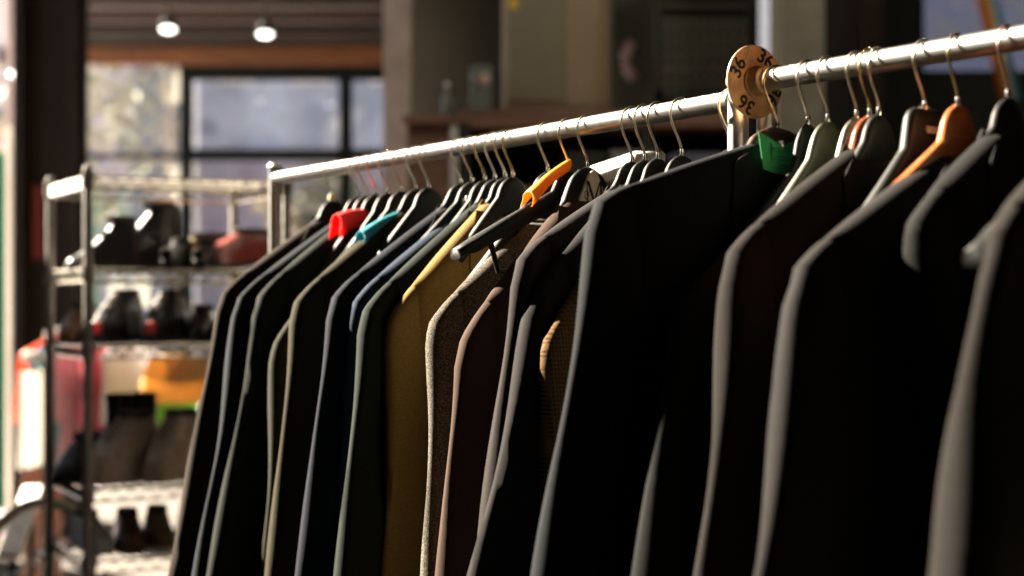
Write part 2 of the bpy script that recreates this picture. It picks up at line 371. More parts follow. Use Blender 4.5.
def build_jacket(p, ang, W, zs, flare, mat, label, zn=-.10, seed=0, t0=.023, ty=.0185, Ls=.60, Lb=.72, name='suit_jacket', cat='jacket', group='jackets on the clothes racks', lapels=True, fold=1.0, buttons=2):
    r_ = random.Random(seed * 31 + 5)
    ph = [r_.uniform(0, 6.28) for _ in range(8)]
    root = empty(name, p, ang); tag(root, label, cat, group)
    nk = .040
    Wt = W - .04
    def ztop(x):
        ax = abs(x)
        if ax < nk: return zn + .004
        f = (ax - nk) / max(.02, (W - nk))
        return zn + .004 + (zs - .001 - zn) * f + .003 * math.sin(math.pi * min(1, f))
    # --- body
    NX, NZ = 34, 34
    zh = zs - Lb
    rings = []
    for j in range(NZ + 1):
        b = (j / NZ) ** 2.1
        ring = []
        def pt(a, side):
            xt = a * Wt; zt = ztop(xt)
            xb = a * (W * .93)
            pinch = 1 - .07 * math.sin(math.pi * min(1, b * 1.1))
            x = (xt + (xb - xt) * b) * pinch
            z = zt + (zh - zt) * b
            dz = zt - z
            edge = math.sqrt(max(0, 1 - abs(a) ** 10))
            t = (t0 + .004 * b) * edge * math.sqrt(1 - (1 - min(1, dz / .032)) ** 2)
            w = fold * b * (.006 * math.sin(9 * a + ph[0] + 1.5 * b) + .004 * math.sin(17 * a + ph[1]) + .003 * math.sin(5 * b * 3 + ph[2]))
            w *= min(1, dz / .15)
            return Vector((x, side * t + w * edge, z))
        for i in range(NX + 1): ring.append(pt(-1 + 2 * i / NX, 1))
        for i in range(NX - 1, 0, -1): ring.append(pt(-1 + 2 * i / NX, -1))
        rings.append(ring)
    MB().loft(rings, False).build('jacket_body', mat, root, angle=80)
    # --- sleeves
    for sg in (1, -1):
        fl = flare if sg > 0 else .12
        n = 30; rings = []
        sl = lambda x: ztop(x)
        outer = [(W - .046, sl(W - .046) + .003), (W - .030, sl(W - .030) + .003), (W - .014, sl(W - .014) + .001), (W - .004, zs + .004), (W + .001, zs - .010), (W + .003 + fl * .03, zs - .030)]
        inner = [(W - .056, zs - .165), (W - .066, zs - .178), (W - .080, zs - .188), (W - .092, zs - .198), (W - .10, zs - .210), (W - .103, zs - .222)]
        zz = zs - .030
        while len(outer) < n:
            k = len(outer); f = (k - 5) / (n - 6)
            z = zs - .030 - (Ls - .030) * f ** 1.1
            bend = .012 * math.sin(f * math.pi)
            outer.append((W + .003 + fl * (zs - z) - bend * .3, z))
            zi = min(z, 0) - (.19 * (1 - min(1, f * 1.5)))
            wdt = .150 - .040 * f
            inner.append((W + fl * (zs - z) * .9 - wdt + .045 * (1 - f) ** 3, zi))
        for k in range(n):
            f = k / (n - 1)
            O = Vector((outer[k][0], 0, outer[k][1])); I = Vector((inner[k][0], 0, inner[k][1]))
            c = (O + I) / 2; a = (O - I) / 2
            t = ty * (.86 + .22 * math.sin(min(1, f * 4) * math.pi / 2)) * (1 - .12 * f)
            yo = .004 + .012 * min(1, f * 2)
            ring = []
            for q in range(24):
                th_ = 2 * math.pi * q / 24
                ct, st = math.cos(th_), math.sin(th_)
                e = .5
                wv = 1 + fold * min(1, f * 6) * (.10 * math.sin(3 * th_ + ph[3] + 3 * f) + .07 * math.sin(5 * th_ + ph[4] - 6 * f)) 
                yy = t * math.copysign(abs(st) ** e, st) * wv + fold * .004 * math.sin(11 * f + 2 * th_ + ph[5]) * min(1, f * 3)
                P = c + a * ct * (1 + .012 * math.sin(14 * f + ph[6]) * min(1, f * 3)) + Vector((0, yo + yy, 0))
                if sg < 0: P.x = -P.x
                ring.append(P)
            rings.append(ring)
        MB().loft(rings, True).build('sleeve', mat, root, angle=75)
    # --- collar
    rings = []
    for k in range(25):
        a = R(-30 + 240 * k / 24)
        e = min(1, math.sin(math.pi * k / 24) * 1.6) ** .7 + .02
        o = Vector((nk * 1.02 * math.cos(a), -.016 * math.sin(a), 0)); d = Vector((math.cos(a), -.40 * math.sin(a), 0)).normalized()
        z0 = zn - .008 - .03 * (1 - e); zt = z0 + (.013 + .004 * math.sin(a)) * e
        rings.append([o + Vector((0, 0, z0)), o + Vector((0, 0, zt)), o + d * .003 * e + Vector((0, 0, zt + .0015)), o + d * .008 * e + Vector((0, 0, zt - .006 * e)), o + d * .015 * e + Vector((0, 0, zt - .030 * e)), o + d * .010 * e + Vector((0, 0, zt - .031 * e)), o + d * .004 * e + Vector((0, 0, z0 + .002))])
    MB().loft(rings, True).build('collar', mat, root, angle=60)
    if lapels:
        def by(x, z):
            dz = max(0, ztop(x) - z); return t0 * math.sqrt(1 - (1 - min(1, dz / .032)) ** 2)
        for sg in (1, -1):
            mb = MB(); rings = []
            for k in range(15):
                f = k / 14
                xi = sg * (nk * .92 * (1 - f) + .006); z = zn - .012 - .32 * f
                wid = .060 * math.sin(math.pi * min(1, .20 + f * .66)) * (1 - f ** 3) + .003
                xo = xi + sg * wid; xm = (xi + xo) / 2
                zo = min(z + .012, ztop(xo) - .012)
                rings.append([Vector((xi, by(xi, z) + .002, z)), Vector((xm, by(xm, z) + .0055, z + .004)), Vector((xo, by(xo, zo) + .0035, zo)), Vector((xo, by(xo, zo) + .001, zo)), Vector((xi, by(xi, z) - .003, z))])
            mb.loft(rings, True).build('lapel', mat, root, angle=50)
        for k in range(buttons):
            MB().lathe([(.001, 0), (.0095, .0), (.0105, .0015), (.0095, .003), (.004, .0024), (.001, .0024)], 16, (.004, t0 + .006, zn - .36 - .10 * k), Matrix.Rotation(R(-90), 3, 'X')).build('button', M['button'], root)
    return root

FB = {
 'brown_black': fabric('brown black wool', (.020, .014, .010), (.040, .028, .020)),
 'slate': fabric('slate blue wool', (.010, .014, .018), (.030, .038, .046)),
 'charcoal_green': fabric('charcoal green wool', (.010, .013, .011), (.028, .034, .028)),
 'olive_grey': fabric('olive grey wool', (.028, .028, .018), (.055, .052, .034)),
 'olive': fabric('dark olive wool', (.030, .027, .014), (.060, .052, .028)),
 'navy': fabric('navy wool', (.008, .010, .018), (.022, .026, .042)),
 'blue': fabric('steel blue lining', (.02, .035, .060), (.05, .075, .115)),
 'bottle': fabric('bottle green wool', (.009, .014, .011), (.028, .038, .031)),
 'ochre': fabric('ochre wool', (.13, .085, .024), (.22, .145, .048), 500, .25, .6),
 'tweed': fabric('grey tweed', (.008, .007, .006), (.135, .12, .095), 420, .4, .45),
 'brown': fabric('brown corduroy', (.050, .030, .021), (.100, .062, .045)),
 'mauve': fabric('mauve charcoal wool', (.016, .013, .014), (.048, .040, .040)),
 'black_soft': fabric('soft black wool', (.011, .010, .010), (.034, .031, .030)),
 'hound': fabric('tan check tweed', (.085, .045, .018), (.20, .112, .044), 500, .3, .5, check=(60, (.020, .013, .008))),
 'ink': fabric('blue black wool', (.006, .008, .010), (.020, .023, .026)),
 'black': fabric('black wool', (.006, .007, .006), (.018, .018, .017)),
 'black_warm': fabric('black flannel', (.008, .007, .006), (.024, .020, .018)),
}
# rack, hook px, hanger kind, wire, twist, hanger label, jacket (shoulder px, py, sleeve px at frame bottom, cloth, neck z, label)
ITEMS = [
 ('L', 333, 'contour', 'wire', 12, 'black plastic hanger furthest along the rack with a pale neck ring', (219, 291, 163, 'brown_black', -.10, 'black jacket with brown sheen, last on the rack beside the wire shelving')),
 ('L', 358, 'contour', 'wire', 12, 'black plastic hanger under the pale pink paper tag', (236, 294, 190, 'slate', -.10, 'dark slate blue jacket second from the far end of the rack')),
 ('L', 367, 'contour', 'pinkwire', 12, 'black plastic hanger with coppery hook just beyond the red tag', (256, 293, 203, 'charcoal_green', -.10, 'dark charcoal green jacket under the red and teal tags')),
 ('L', 376, 'contour', 'pinkwire', 12, 'black plastic hanger under the red paper tag', None),
 ('L', 388, 'contour', 'pinkwire', 14, 'black plastic hanger between the red tag and the teal sleeve', (272, 340, 256, 'olive_grey', -.115, 'grey olive jacket hanging low between charcoal green and olive jackets')),
 ('L', 402, 'contour', 'pinkwire', 12, 'black plastic hanger just beyond the teal paper sleeve', None),
 ('L', 416, 'contour', 'wire', 12, 'broad black plastic hanger under the teal paper sleeve, carrying the dark olive jacket', (292, 299, 262, 'olive', -.10, 'dark olive brown jacket beside the teal paper sleeve')),
 ('L', 429, 'contour', 'wire', 12, 'empty broad black plastic hanger rising behind the navy jacket', None),
 ('L', 461, 'contour', 'wire', 12, 'black plastic hanger carrying the navy jacket', (330, 294, 290, 'navy', -.10, 'navy jacket hanging between dark olive and steel blue jackets')),
 ('L', 472, 'contour', 'wire', 12, 'black plastic hanger with a pale clip beside the navy jacket', (350, 299, 325, 'blue', -.115, 'steel blue jacket showing as a thin edge beside the navy one')),
 ('L', 485, 'contour', 'brass', 12, 'black plastic hanger with brassy hook behind the bottle green jacket', None),
 ('L', 495, 'contour', 'wire', 12, 'black plastic hanger carrying the bottle green jacket', (361, 307, 331, 'bottle', -.10, 'bottle green black jacket hanging next to the ochre jacket')),
 ('L', 505, 'contour', 'wire', 12, 'black plastic hanger carrying the ochre jacket', (385, 317, 375, 'ochre', -.10, 'ochre yellow jacket, the only yellow one on the rack')),
 ('L', 513, 'contour', 'brass', 14, 'black plastic hanger with brassy hook rising over the ochre jacket', None),
 ('L', 548, 'contour', 'wire', 14, 'black plastic hanger carrying the grey tweed jacket', (428, 319, 418, 'tweed', -.135, 'grey speckled tweed jacket')),
 ('L', 569, 'contour', 'wire', 16, 'bare black contoured hanger above the tweed jacket, under the amber tag', 'bare'),
 ('L', 588, 'badge', 'wire', 13, 'black hanger with a cream triangular M badge', (458, 338, 431, 'brown', -.105, 'brown jacket hanging from the M badge hanger')),
 ('L', 632, 'contour', 'wire', 14, 'black plastic hanger hidden in the mauve charcoal jacket', (514, 257, 468, 'mauve', -.10, 'mauve charcoal jacket with a creased high shoulder beside the brown one')) ,
 ('L', 645, 'contour', 'wire', 14, 'black plastic hanger of the soft black jacket, its hook first of three', (530, 287, 464, 'black_soft', -.10, 'soft black jacket between mauve charcoal and tan check jackets')),
 ('L', 658, 'contour', 'wire', 16, 'black plastic hanger of the tan check jacket, its hook second of three', (541, 338, 528, 'hound', -.12, 'tan brown check tweed jacket')),
 ('L', 682, 'contour', 'wire', 12, 'black plastic hanger behind the big blue black jacket, last hook of three', None),
 ('L', 731, 'contour', 'wire', 10, 'hanger whose hook loops the rail just behind the size disc', None),
 ('R', 777, 'wide', 'brass', 2, 'round topped brown hanger under the green card tag', (592, 193, 527, 'ink', -.082, 'large blue black jacket with the high shoulder below the green tag')),
 ('R', 808, 'slim', 'wire', 12, 'dark plastic hanger just beyond the green card tag', (672, 300, 626, 'black', -.145, 'black jacket barely showing behind the jacket with the thin lit shoulder')),
 ('R', 828, 'pale', 'wire', 12, 'olive grey plastic hanger with a tall rounded top', None),
 ('R', 857, 'pale', 'wire', 14, 'thin olive plastic hanger beside the red wood hanger', None),
 ('R', 870, 'wood', 'brass', 12, 'dark red varnished wooden hanger with two brassy hooks beside it', (727, 243, 688, 'black_warm', -.10, 'black flannel jacket on the dark red wooden hanger')),
 ('R', 879, 'contour', 'wire', 14, 'black plastic hanger pressed against the red wooden one', None),
 ('R', 925, 'square', 'wire', 10, 'black square shouldered hanger with faint grey lettering', None),
 ('R', 958, 'wood', 'brass', 14, 'bright orange varnished wooden hanger', (795, 258, 740, 'black_soft', -.115, 'black jacket with a shoulder seam on the orange wooden hanger')),
 ('R', 1008, 'contour', 'pinkwire', 14, 'black hanger in front of the orange wooden one', (909, 214, 930, 'black', -.10, 'plain black jacket second nearest on the rack')),
 ('R', 1105, 'contour', 'wire', 20, 'nearest black plastic hanger on the rack', (986, 226, 928, 'black_warm', -.10, 'nearest black jacket with creased sleeve folds')),
]
INFO = {}
seed = 1
for (rk, hx, kind, wire, tw, hl, jk) in ITEMS:
    p = rail_point(rk, hx)
    ang = math.pi + TH[rk] + R(tw) + R(rnd.uniform(-2, 2)) * 0
    We, ze, zn = .15, -.235, -.057
    if isinstance(jk, tuple):
        W, zs, fl = solve(p, ang, jk[0], jk[1] + (4 if rk == 'L' else 10), jk[2])
        build_jacket(p, ang, W, zs, fl, FB[jk[3]], jk[5], zn=jk[4], seed=seed, fold=1.7 if 'nearest' in jk[5] else 1.3, t0=.018 if kind == 'wide' else .023)
        We = W - .05; ze = zs + .045 * (-.057 - .03 - zs) / W - .026
    elif jk == 'bare':
        W, zs, fl = solve(p, ang, 470, 248, 470)
        We, ze = W, zs
    build_hanger(p, ang, kind, We, ze, hl, zn=zn, wire=wire)
    INFO[hx] = (p, ang, We, ze, zn, rk); seed += 1

# ------------------------------------------------------------------ paper tags on hangers
def in_plane(hx, px, py):
    """local (x, z) of the point of the hanger's plane met by the sight line through a pixel"""
    p, ang = INFO[hx][:2]; c = (math.cos(ang), math.sin(ang)); k = (px - 512) / F
    x = (k * p.y - p.x) / (c[0] - k * c[1])
    return x, EYE + (HZ - py) / F * (p.y + x * c[1]) - p.z
def saddle(name, hx, q0, q1, w0, w1, h0, h1, mat, label):
    """folded paper sleeve straddling a hanger arm, its ridge running from q0 (near the neck) to q1"""
    p, ang = INFO[hx][:2]
    (x0, z0), (x1, z1) = in_plane(hx, *q0), in_plane(hx, *q1)
    rings = []
    for k in range(11):
        f = k / 10; x = x0 + (x1 - x0) * f; zt = z0 + (z1 - z0) * f + .003 * math.sin(math.pi * f)
        pin = 1 - .25 * math.sin(math.pi * min(1, f * 1.3))
        w = (w0 + (w1 - w0) * f) * pin; h = (h0 + (h1 - h0) * f) * (.75 + .25 * pin)
        prof = []
        for q in range(13):
            a = math.pi * q / 12
            prof.append(Vector((x + (.004 if q in (0, 12) else 0), w * math.cos(a), zt - (h if q in (0, 12) else (h * .55 if q in (1, 11) else (1 - math.sin(a)) * w)))))
        rings.append(prof + [Vector((v.x, v.y * .9, v.z - .0009)) for v in prof[::-1]])
    o = MB().loft(rings, True).build(name, M[mat], None, angle=50)
    o.location = p; o.rotation_euler = (0, 0, ang)
    tag(o, label, 'tag', 'paper tags on the hangers'); return o
saddle('paper_tag', 376, (364, 209), (336, 214), .010, .016, .030, .042, 'red_tag', 'bright red folded paper tag over a hanger arm')
saddle('paper_tag', 358, (338, 228), (325, 236), .008, .014, .014, .018, 'pink_tag', 'pale pink folded paper tag below the red one')
saddle('paper_tag', 416, (399, 211), (360, 231), .008, .014, .016, .020, 'teal_tag', 'teal folded paper sleeve over a hanger arm')
saddle('paper_tag', 569, (569, 159), (528, 191), .006, .011, .016, .022, 'orange_tag', 'amber orange folded paper tag below a hook')
# green card
p, ang, We, ze, zn, rk = INFO[777]
g = empty('card_tag', p, ang); tag(g, 'green printed card tag clipped over the round topped hanger', 'tag')
mb = MB()
for y_, sgn in ((.010, 1),):
    top = [(.052, zn - .010), (.033, zn - .018), (.018, zn - .026), (.004, zn - .020), (-.010, zn - .016)]
    bot = [(.050, zn - .053), (.033, zn - .0575), (.018, zn - .0585), (.004, zn - .0565), (-.012, zn - .051)]
    rings = []
    for (a, b, yy) in zip(top, bot, (.023, .0255, .026, .0255, .023)):
        rings.append([Vector((a[0], yy, a[1])), Vector((b[0], yy + .006, b[1])), Vector((b[0], yy + .0052, b[1])), Vector((a[0], yy - .0008, a[1]))])
    mb.loft(rings, True)
mb.build('card', M['green_tag'], g, angle=30)
mb = MB()
for k in range(8):
    z = zn - .028 - .0033 * k
    if k in (2, 5): continue
    mb.box((.018 + (.003 if k % 2 else 0), .0263 + .0052 * (k + .9) / 9.5 + .0006, z), (.036 - (.012 if k % 3 == 0 else 0), .0006, .0007))
mb.box((.0375, .0287, zn - .038), (.0007, .0014, .030)); mb.box((-.0005, .0283, zn - .038), (.0007, .0014, .030)); mb.box((.033, .0275, zn - .029), (.003, .0012, .003))
mb.build('printed_lines', M['green_ink'], g)
MB().box((.018, .018, zn - .024), (.0016, .022, .010), bev=.0006).build('pin', M['silver'], g)
# faint lettering on the square hanger
def text_mesh(body, size, depth):
    cu = bpy.data.curves.new('lettering', 'FONT'); cu.body = body; cu.size = size; cu.extrude = depth; cu.align_x = 'CENTER'; cu.align_y = 'CENTER'
    cu.offset = size * .02
    o = bpy.data.objects.new('tmp', cu); C.objects.link(o)
    dg = bpy.context.evaluated_depsgraph_get(); me = bpy.data.meshes.new_from_object(o.evaluated_get(dg))
    bpy.data.objects.remove(o); return me
p, ang, We, ze, zn, rk = INFO[925]
hg = [o for o in C.objects if o.get('label', '').startswith('black square shouldered')][0]
body = [c for c in hg.children if c.name.startswith('hanger_body')][0]
me = text_mesh('uoo', .015, .0002); me.materials.append(plain('grey print', (.35, .35, .33), .6))
o = bpy.data.objects.new('faint_lettering', me); C.objects.link(o); o.parent = body
o.matrix_local = Matrix.Translation((-.004, .0072, zn - .022)) @ Matrix(((-1, 0, 0), (0, 0, 1), (0, 1, 0))).to_4x4()
(x_, z_) = in_plane(925, 936, 119)
o = MB().lathe([(.001, -.0008), (.0165, -.0008), (.0172, 0), (.0165, .0008), (.001, .0008)], 36, (0, 0, 0), Matrix.Rotation(R(90), 3, 'X')).build('round_tag', M['cream'])
o.location = p + Vector((math.cos(ang) * x_ + math.sin(ang) * .014, math.sin(ang) * x_ - math.cos(ang) * .014, z_)); o.rotation_euler = (0, 0, ang)
tag(o, 'round cream tag peeking up behind the black square shouldered hanger', 'tag')
# pale neck ring on the furthest hanger, pale clip beside the navy jacket
def hanger_named(t): return [o for o in C.objects if o.get('label', '').startswith(t)][0]
h_ = hanger_named('black plastic hanger furthest'); zn = -.057
MB().lathe([(.0045, -.006), (.008, -.006), (.009, 0), (.008, .006), (.0045, .006), (.0045, -.006)], 20, (0, 0, zn + .004)).build('neck_ring', M['cream'], h_)
h_ = hanger_named('black plastic hanger with a pale clip')
mb = MB(); mb.box((.020, .008, zn - .045), (.014, .010, .034), bev=.003); mb.box((.020, .014, zn - .030), (.010, .006, .014), bev=.002); mb.build('clip', M['clear_plastic'], h_)
# ------------------------------------------------------------------ size disc "36"
dp = AR + UR * .012
disc = empty('size_disc', (dp.x, dp.y, ZR), math.atan2(UR.y, UR.x)); tag(disc, 'round tan size divider disc reading 36 on the rail', 'size disc')
RY = Matrix.Rotation(R(90), 3, 'Y')     # lathe axis -> local x (along the rail)
MB().lathe([(.0135, -.0015), (.0425, -.0015), (.0435, -.0008), (.0435, .0008), (.0425, .0015), (.0135, .0015), (.0135, -.0015)], 64, (0, 0, 0), RY).build('disc_plate', M['disc'], disc)
mb = MB(); mb.lathe([(.0130, .0015), (.0195, .0015), (.0195, .005), (.0168, .0055), (.0168, .020), (.0130, .021)], 40, (0, 0, 0), RY); mb.build('hub', M['disc'], disc)
mb = MB(); mb.box((.0018, -.012, .031), (.001, .0016, .022), Matrix.Rotation(R(-22), 3, 'X') ); mb.build('split_line', M['cream'], disc)
for k, a in enumerate((62, 152, 242, 332)):
    me = text_mesh('36', .0245, .0003); me.materials.append(M['ink'])
    o = bpy.data.objects.new('size_number', me); C.objects.link(o); o.parent = disc
    # local frame of the face: normal +x, right = +y, up = +z
    face = Matrix(((0, 0, 1), (1, 0, 0), (0, 1, 0)))
    rr = .0312
    th_ = R(a)
    o.matrix_local = Matrix.Translation((.0019, rr * math.cos(th_), rr * math.sin(th_))) @ (face @ Matrix.Rotation(th_ - R(90), 3, 'Z')).to_4x4()

# ------------------------------------------------------------------ wire shelving with shoes
SO = Vector((-1.113, 4.2, 0)); SA = R(28); SLx, SLy = .548, .46
sh = empty('wire_shelving', SO, SA); tag(sh, 'chrome wire shelving unit holding second hand shoes', 'shelving')
LV = [1.815, 1.570, 1.366, .99, .80, .15]
for x in (0, SLx):
    for y in (0, SLy):
        mb = MB(); mb.lathe([(.0127, .02), (.0127, 1.835), (.010, 1.842), (.002, 1.844)], 16, (x, y, 0))
        for z in LV: mb.lathe([(.0128, z - .030), (.0185, z - .028), (.0165, z + .012), (.0128, z + .013)], 16, (x, y, 0))
        mb.lathe([(.004, 0), (.018, 0), (.018, .008), (.010, .012), (.010, .03)], 16, (x, y, 0))
        mb.build('post', M['shelf_post'], sh)
for z in LV:
    mb = MB()
    for (a, b) in (((0, 0), (SLx, 0)), ((SLx, 0), (SLx, SLy)), ((SLx, SLy), (0, SLy)), ((0, SLy), (0, 0))):
        a = Vector((a[0], a[1], z)); b = Vector((b[0], b[1], z)); d = (b - a)
        mb.tube([a, b], .0033, 6); mb.tube([a - Vector((0, 0, .032)), b - Vector((0, 0, .032))], .0033, 6)
        n = max(8, int(d.length / .022)); pts = []
        for k in range(n + 1): pts.append(a + d * k / n - Vector((0, 0, .002 if k % 2 else .030)))
        mb.tube(pts, .0026, 5)
    for k in range(1, 22): mb.tube([(SLx * k / 22, 0, z + .003), (SLx * k / 22, SLy, z + .003)], .0018, 5)
    for k in range(1, 3): mb.tube([(0, SLy * k / 3, z - .002), (SLx, SLy * k / 3, z - .002)], .0030, 5)
    mb.build('wire_shelf', M['shelf_wire'], sh)
# the label strip on the end of the top shelf
def shelf_at(a, b, z): 
    return Vector((SO.x + a * math.cos(SA) - b * math.sin(SA), SO.y + a * math.sin(SA) + b * math.cos(SA), z + .006))
o = MB().box((-.006, SLy / 2, LV[0] - .016), (.003, SLy - .04, .030), bev=.001).build('end_strip', M['white_paint'], sh); plabel(o, 'white strip along the shelf end')

def shoe(kind, a, b, lv, rot, mat, sole, label, s=1.0, extra=None):
    root = empty({'boot': 'ankle_boot', 'heel': 'high_heeled_shoe', 'sneaker': 'sneaker', 'loafer': 'leather_shoe', 'bootie': 'ankle_boot'}[kind], shelf_at(a, b, LV[lv]), SA + R(rot))
    tag(root, label, 'shoe', 'shoes on the wire shelving')
    L_ = .27 * s; n = 22
    heel = {'boot': .03, 'heel': .085, 'sneaker': .0, 'loafer': .012, 'bootie': .02}[kind] * s
    def rise(f):      # f 0 toe .. 1 heel
        t = max(0, min(1, (f - .32) / .5)); return heel * t * t * (3 - 2 * t)
    wmax = {'boot': .046, 'heel': .038, 'sneaker': .056, 'loafer': .048, 'bootie': .046}[kind] * s
    def wid(f): return wmax * (math.sin(math.pi * min(1, f * .62 + .06)) ** .55) * (1 - .28 * max(0, (f - .35)) - .12 * math.exp(-((f - .6) / .12) ** 2)) * (1 if f < .93 else math.sqrt(max(.05, 1 - ((f - .93) / .075) ** 2 * .9)))
    def hgt(f):
        if kind == 'sneaker': v = .050 + .085 * min(1, max(0, (f - .12) / .5)) ** 1.1 - .012 * max(0, f - .75)
        elif kind == 'boot': v = .040 + .085 * min(1, max(0, (f - .2) / .45)) ** 1.3
        elif kind == 'bootie': v = .032 + .135 * min(1, max(0, (f - .08) / .66)) ** 1.15
        elif kind == 'heel': v = .034 + .030 * min(1, max(0, (f - .25) / .5))
        else: v = .038 + .045 * min(1, max(0, (f - .18) / .45))
        return v * s * (math.sqrt(max(.08, 1 - ((.07 - f) / .075) ** 2)) if f < .07 else 1)
    st = .022 * s if kind == 'sneaker' else .007 * s
    up, so = [], []
    for i in range(n + 1):
        f = i / n; y = -L_ / 2 + L_ * f     # toe at -y, towards the front
        w = max(.006, wid(f)); h = hgt(f); z0 = rise(f) + st
        ring = []
        for q in range(16):
            t = math.pi * q / 15
            ct = math.cos(t); ring.append(Vector((w * math.copysign(abs(ct) ** .5, ct) * (1 - .14 * math.sin(t) * min(1, max(0, (f - .3) * 4))), y, z0 + h * (math.sin(t) ** .8))))
        up.append(ring)
        w2 = w * 1.07 + (.003 if kind == 'sneaker' else 0)
        so.append([Vector((w2, y * 1.03, rise(f))), Vector((w2, y * 1.03, z0 + .004)), Vector((-w2, y * 1.03, z0 + .004)), Vector((-w2, y * 1.03, rise(f)))])
    u = MB().loft(up, True).build('upper', mat, root, angle=70)
    MB().loft(so, True).build('sole', sole, root, angle=40)
    zc = rise(.8) + st + hgt(.8); yc = -L_ / 2 + L_ * .77
    if kind == 'boot':
        rings = []
        for k in range(9):
            f = k / 8; z = zc - .05 + .13 * s * f + (.0)
            rings.append([Vector(((.036 + .006 * f) * s * math.cos(t), yc + .004 + (.050 - .004 * f) * s * math.sin(t), z)) for t in (2 * math.pi * q / 18 for q in range(18))])
        MB().loft(rings, True).build('shaft', mat, root, angle=60)
        zc = zc - .05 + .13 * s
    if kind in ('boot', 'loafer', 'heel', 'bootie'):
        hh = rise(.95) + .004
        MB().lathe([((.010 if kind == 'heel' else .028) * s, -.0), ((.009 if kind == 'heel' else .027) * s, hh * .4), ((.022 if kind == 'heel' else .030) * s, hh)], 14, (0, L_ * .42, 0)).build('heel', sole, root)
    # opening: a dark lined collar
    rx, ry = {'boot': .034, 'heel': .024, 'loafer': .030, 'sneaker': .036, 'bootie': .030}[kind] * s, (.055 if kind != 'boot' else .045) * s
    rings = [[Vector((rx * m * math.cos(t), yc + ry * m * math.sin(t), zc + dz)) for t in (2 * math.pi * q / 18 for q in range(18))] for m, dz in ((1.05, -.014), (1.02, .001), (.94, .003), (.86, -.001), (.4, -.006))]
    MB().loft(rings, True).build('lining', M['lining'], root)
    if kind == 'sneaker' or (kind == 'boot'):
        mb = MB()
        for k in range(5):
            f = .30 + .055 * k; y = -L_ / 2 + L_ * f; w = wid(f) * .62; z = rise(f) + st + hgt(f)
            mb.tube([(-w, y, z - .022 * s), (-w * .5, y - .004, z - .002), (0, y - .003, z + .003), (w * .5, y + .004, z - .002), (w, y, z - .022 * s)], .0035 * s, 6)
        mb.build('laces', M['lace'], root)
    if extra:
        em, pos = extra
        MB().lathe([(.002, .006), (.016, .006), (.018, 0), (.004, -.004)], 16, (0, -L_ * .495, .045 * s), Matrix.Rotation(R(90), 3, 'X')).build('toe_disc', M[em], root)
    return root
K, BR, OX = M['leather_black'], M['leather_brown'], M['leather_red']
SD, SP = M['sole_dark'], M['sole_pale']
shoe('bootie', .085, .20, 1, -82, K, SD, 'black ankle boot nearest the left post on the upper shoe shelf', .74)
shoe('bootie', .195, .24, 1, -72, K, SD, 'taller black ankle boot in the middle of the upper shoe shelf', .97)
shoe('loafer', .265, .10, 1, -30, K, SD, 'black shoe with silver toe highlight beside the taller ankle boot', .8, ('silver', 0))  # silver toe discs imitate highlights on this shoe and the next
shoe('loafer', .345, .10, 1, -25, K, SD, 'black shoe with silver toe highlight beside the oxblood shoe', .8, ('silver', 0))
shoe('loafer', .36, .33, 1, -80, M['suede_olive'], SD, 'olive suede shoe behind the silver toed black shoes', 1.05)
shoe('loafer', .45, .20, 1, -70, OX, SD, 'oxblood brown leather shoe at the right of the upper shelf', 1.15)
shoe('loafer', .03, .25, 2, -25, BR, SD, 'rounded brown leather shoe between the left posts', 1.05)
shoe('sneaker', .115, .17, 2, -38, K, SD, 'black sneaker with red toe badge nearer the left post', .92, ('red_detail', 0))
shoe('sneaker', .25, .17, 2, -32, K, SD, 'black sneaker with red toe badge further from the left post', .92, ('red_detail', 0))
shoe('loafer', .36, .18, 2, -20, K, SD, 'black shoe beside the red badged sneakers', 1.0)
shoe('loafer', .46, .18, 2, -10, K, SD, 'black shoe at the right end of the middle shelf', 1.0)
shoe('loafer', .03, .24, 3, -30, K, SD, 'black shoe low down between the left posts', 1.15)
shoe('sneaker', .125, .16, 3, -42, M['suede_grey'], M['suede_grey'], 'chunky taupe sneaker nearer the left post', 1.15)
shoe('sneaker', .27, .16, 3, -34, M['suede_grey'], M['suede_grey'], 'chunky taupe sneaker partly behind the jacket sleeve', 1.15)
shoe('boot', .125, .37, 3, -60, K, SD, 'black ankle boot standing behind the nearer taupe sneaker', .92)
shoe('boot', .215, .37, 3, -40, K, SD, 'black ankle boot standing behind the gap between the taupe sneakers', .92)
shoe('loafer', .30, .36, 3, -80, OX, SD, 'dark red shoe behind the taupe sneakers', 1.5)
for k, (a_, b_, m_, l_) in enumerate(((.06, .2, M['white_cloth'], 'white shoe at the left of the low shelf'), (.15, .16, BR, 'brown shoe on the low shelf beside the white one'), (.24, .18, M['suede_olive'], 'olive shoe in the middle of the low shelf'), (.34, .18, OX, 'oxblood shoe on the low shelf'), (.45, .2, K, 'black shoe at the right of the low shelf'))):
    shoe('loafer', a_, b_, 4, rnd.uniform(-12, 12), m_, SP if k % 2 == 0 else SD, l_, .95)
# pale looped strap hanging over the black sneaker
pc = shelf_at(.265, .20, LV[2] + .135)
pts = [pc + Vector((.030 * math.cos(R(a)), .01 * math.sin(R(a)), .036 * math.sin(R(a)))) for a in range(-120, 121, 15)]
o = MB().tube(pts, .0055, 8).build('strap_loop', plain('pale strap', (.85, .72, .5), .6, trans=.6), None); tag(o, 'pale curled strap standing up behind the black sneakers', 'strap')

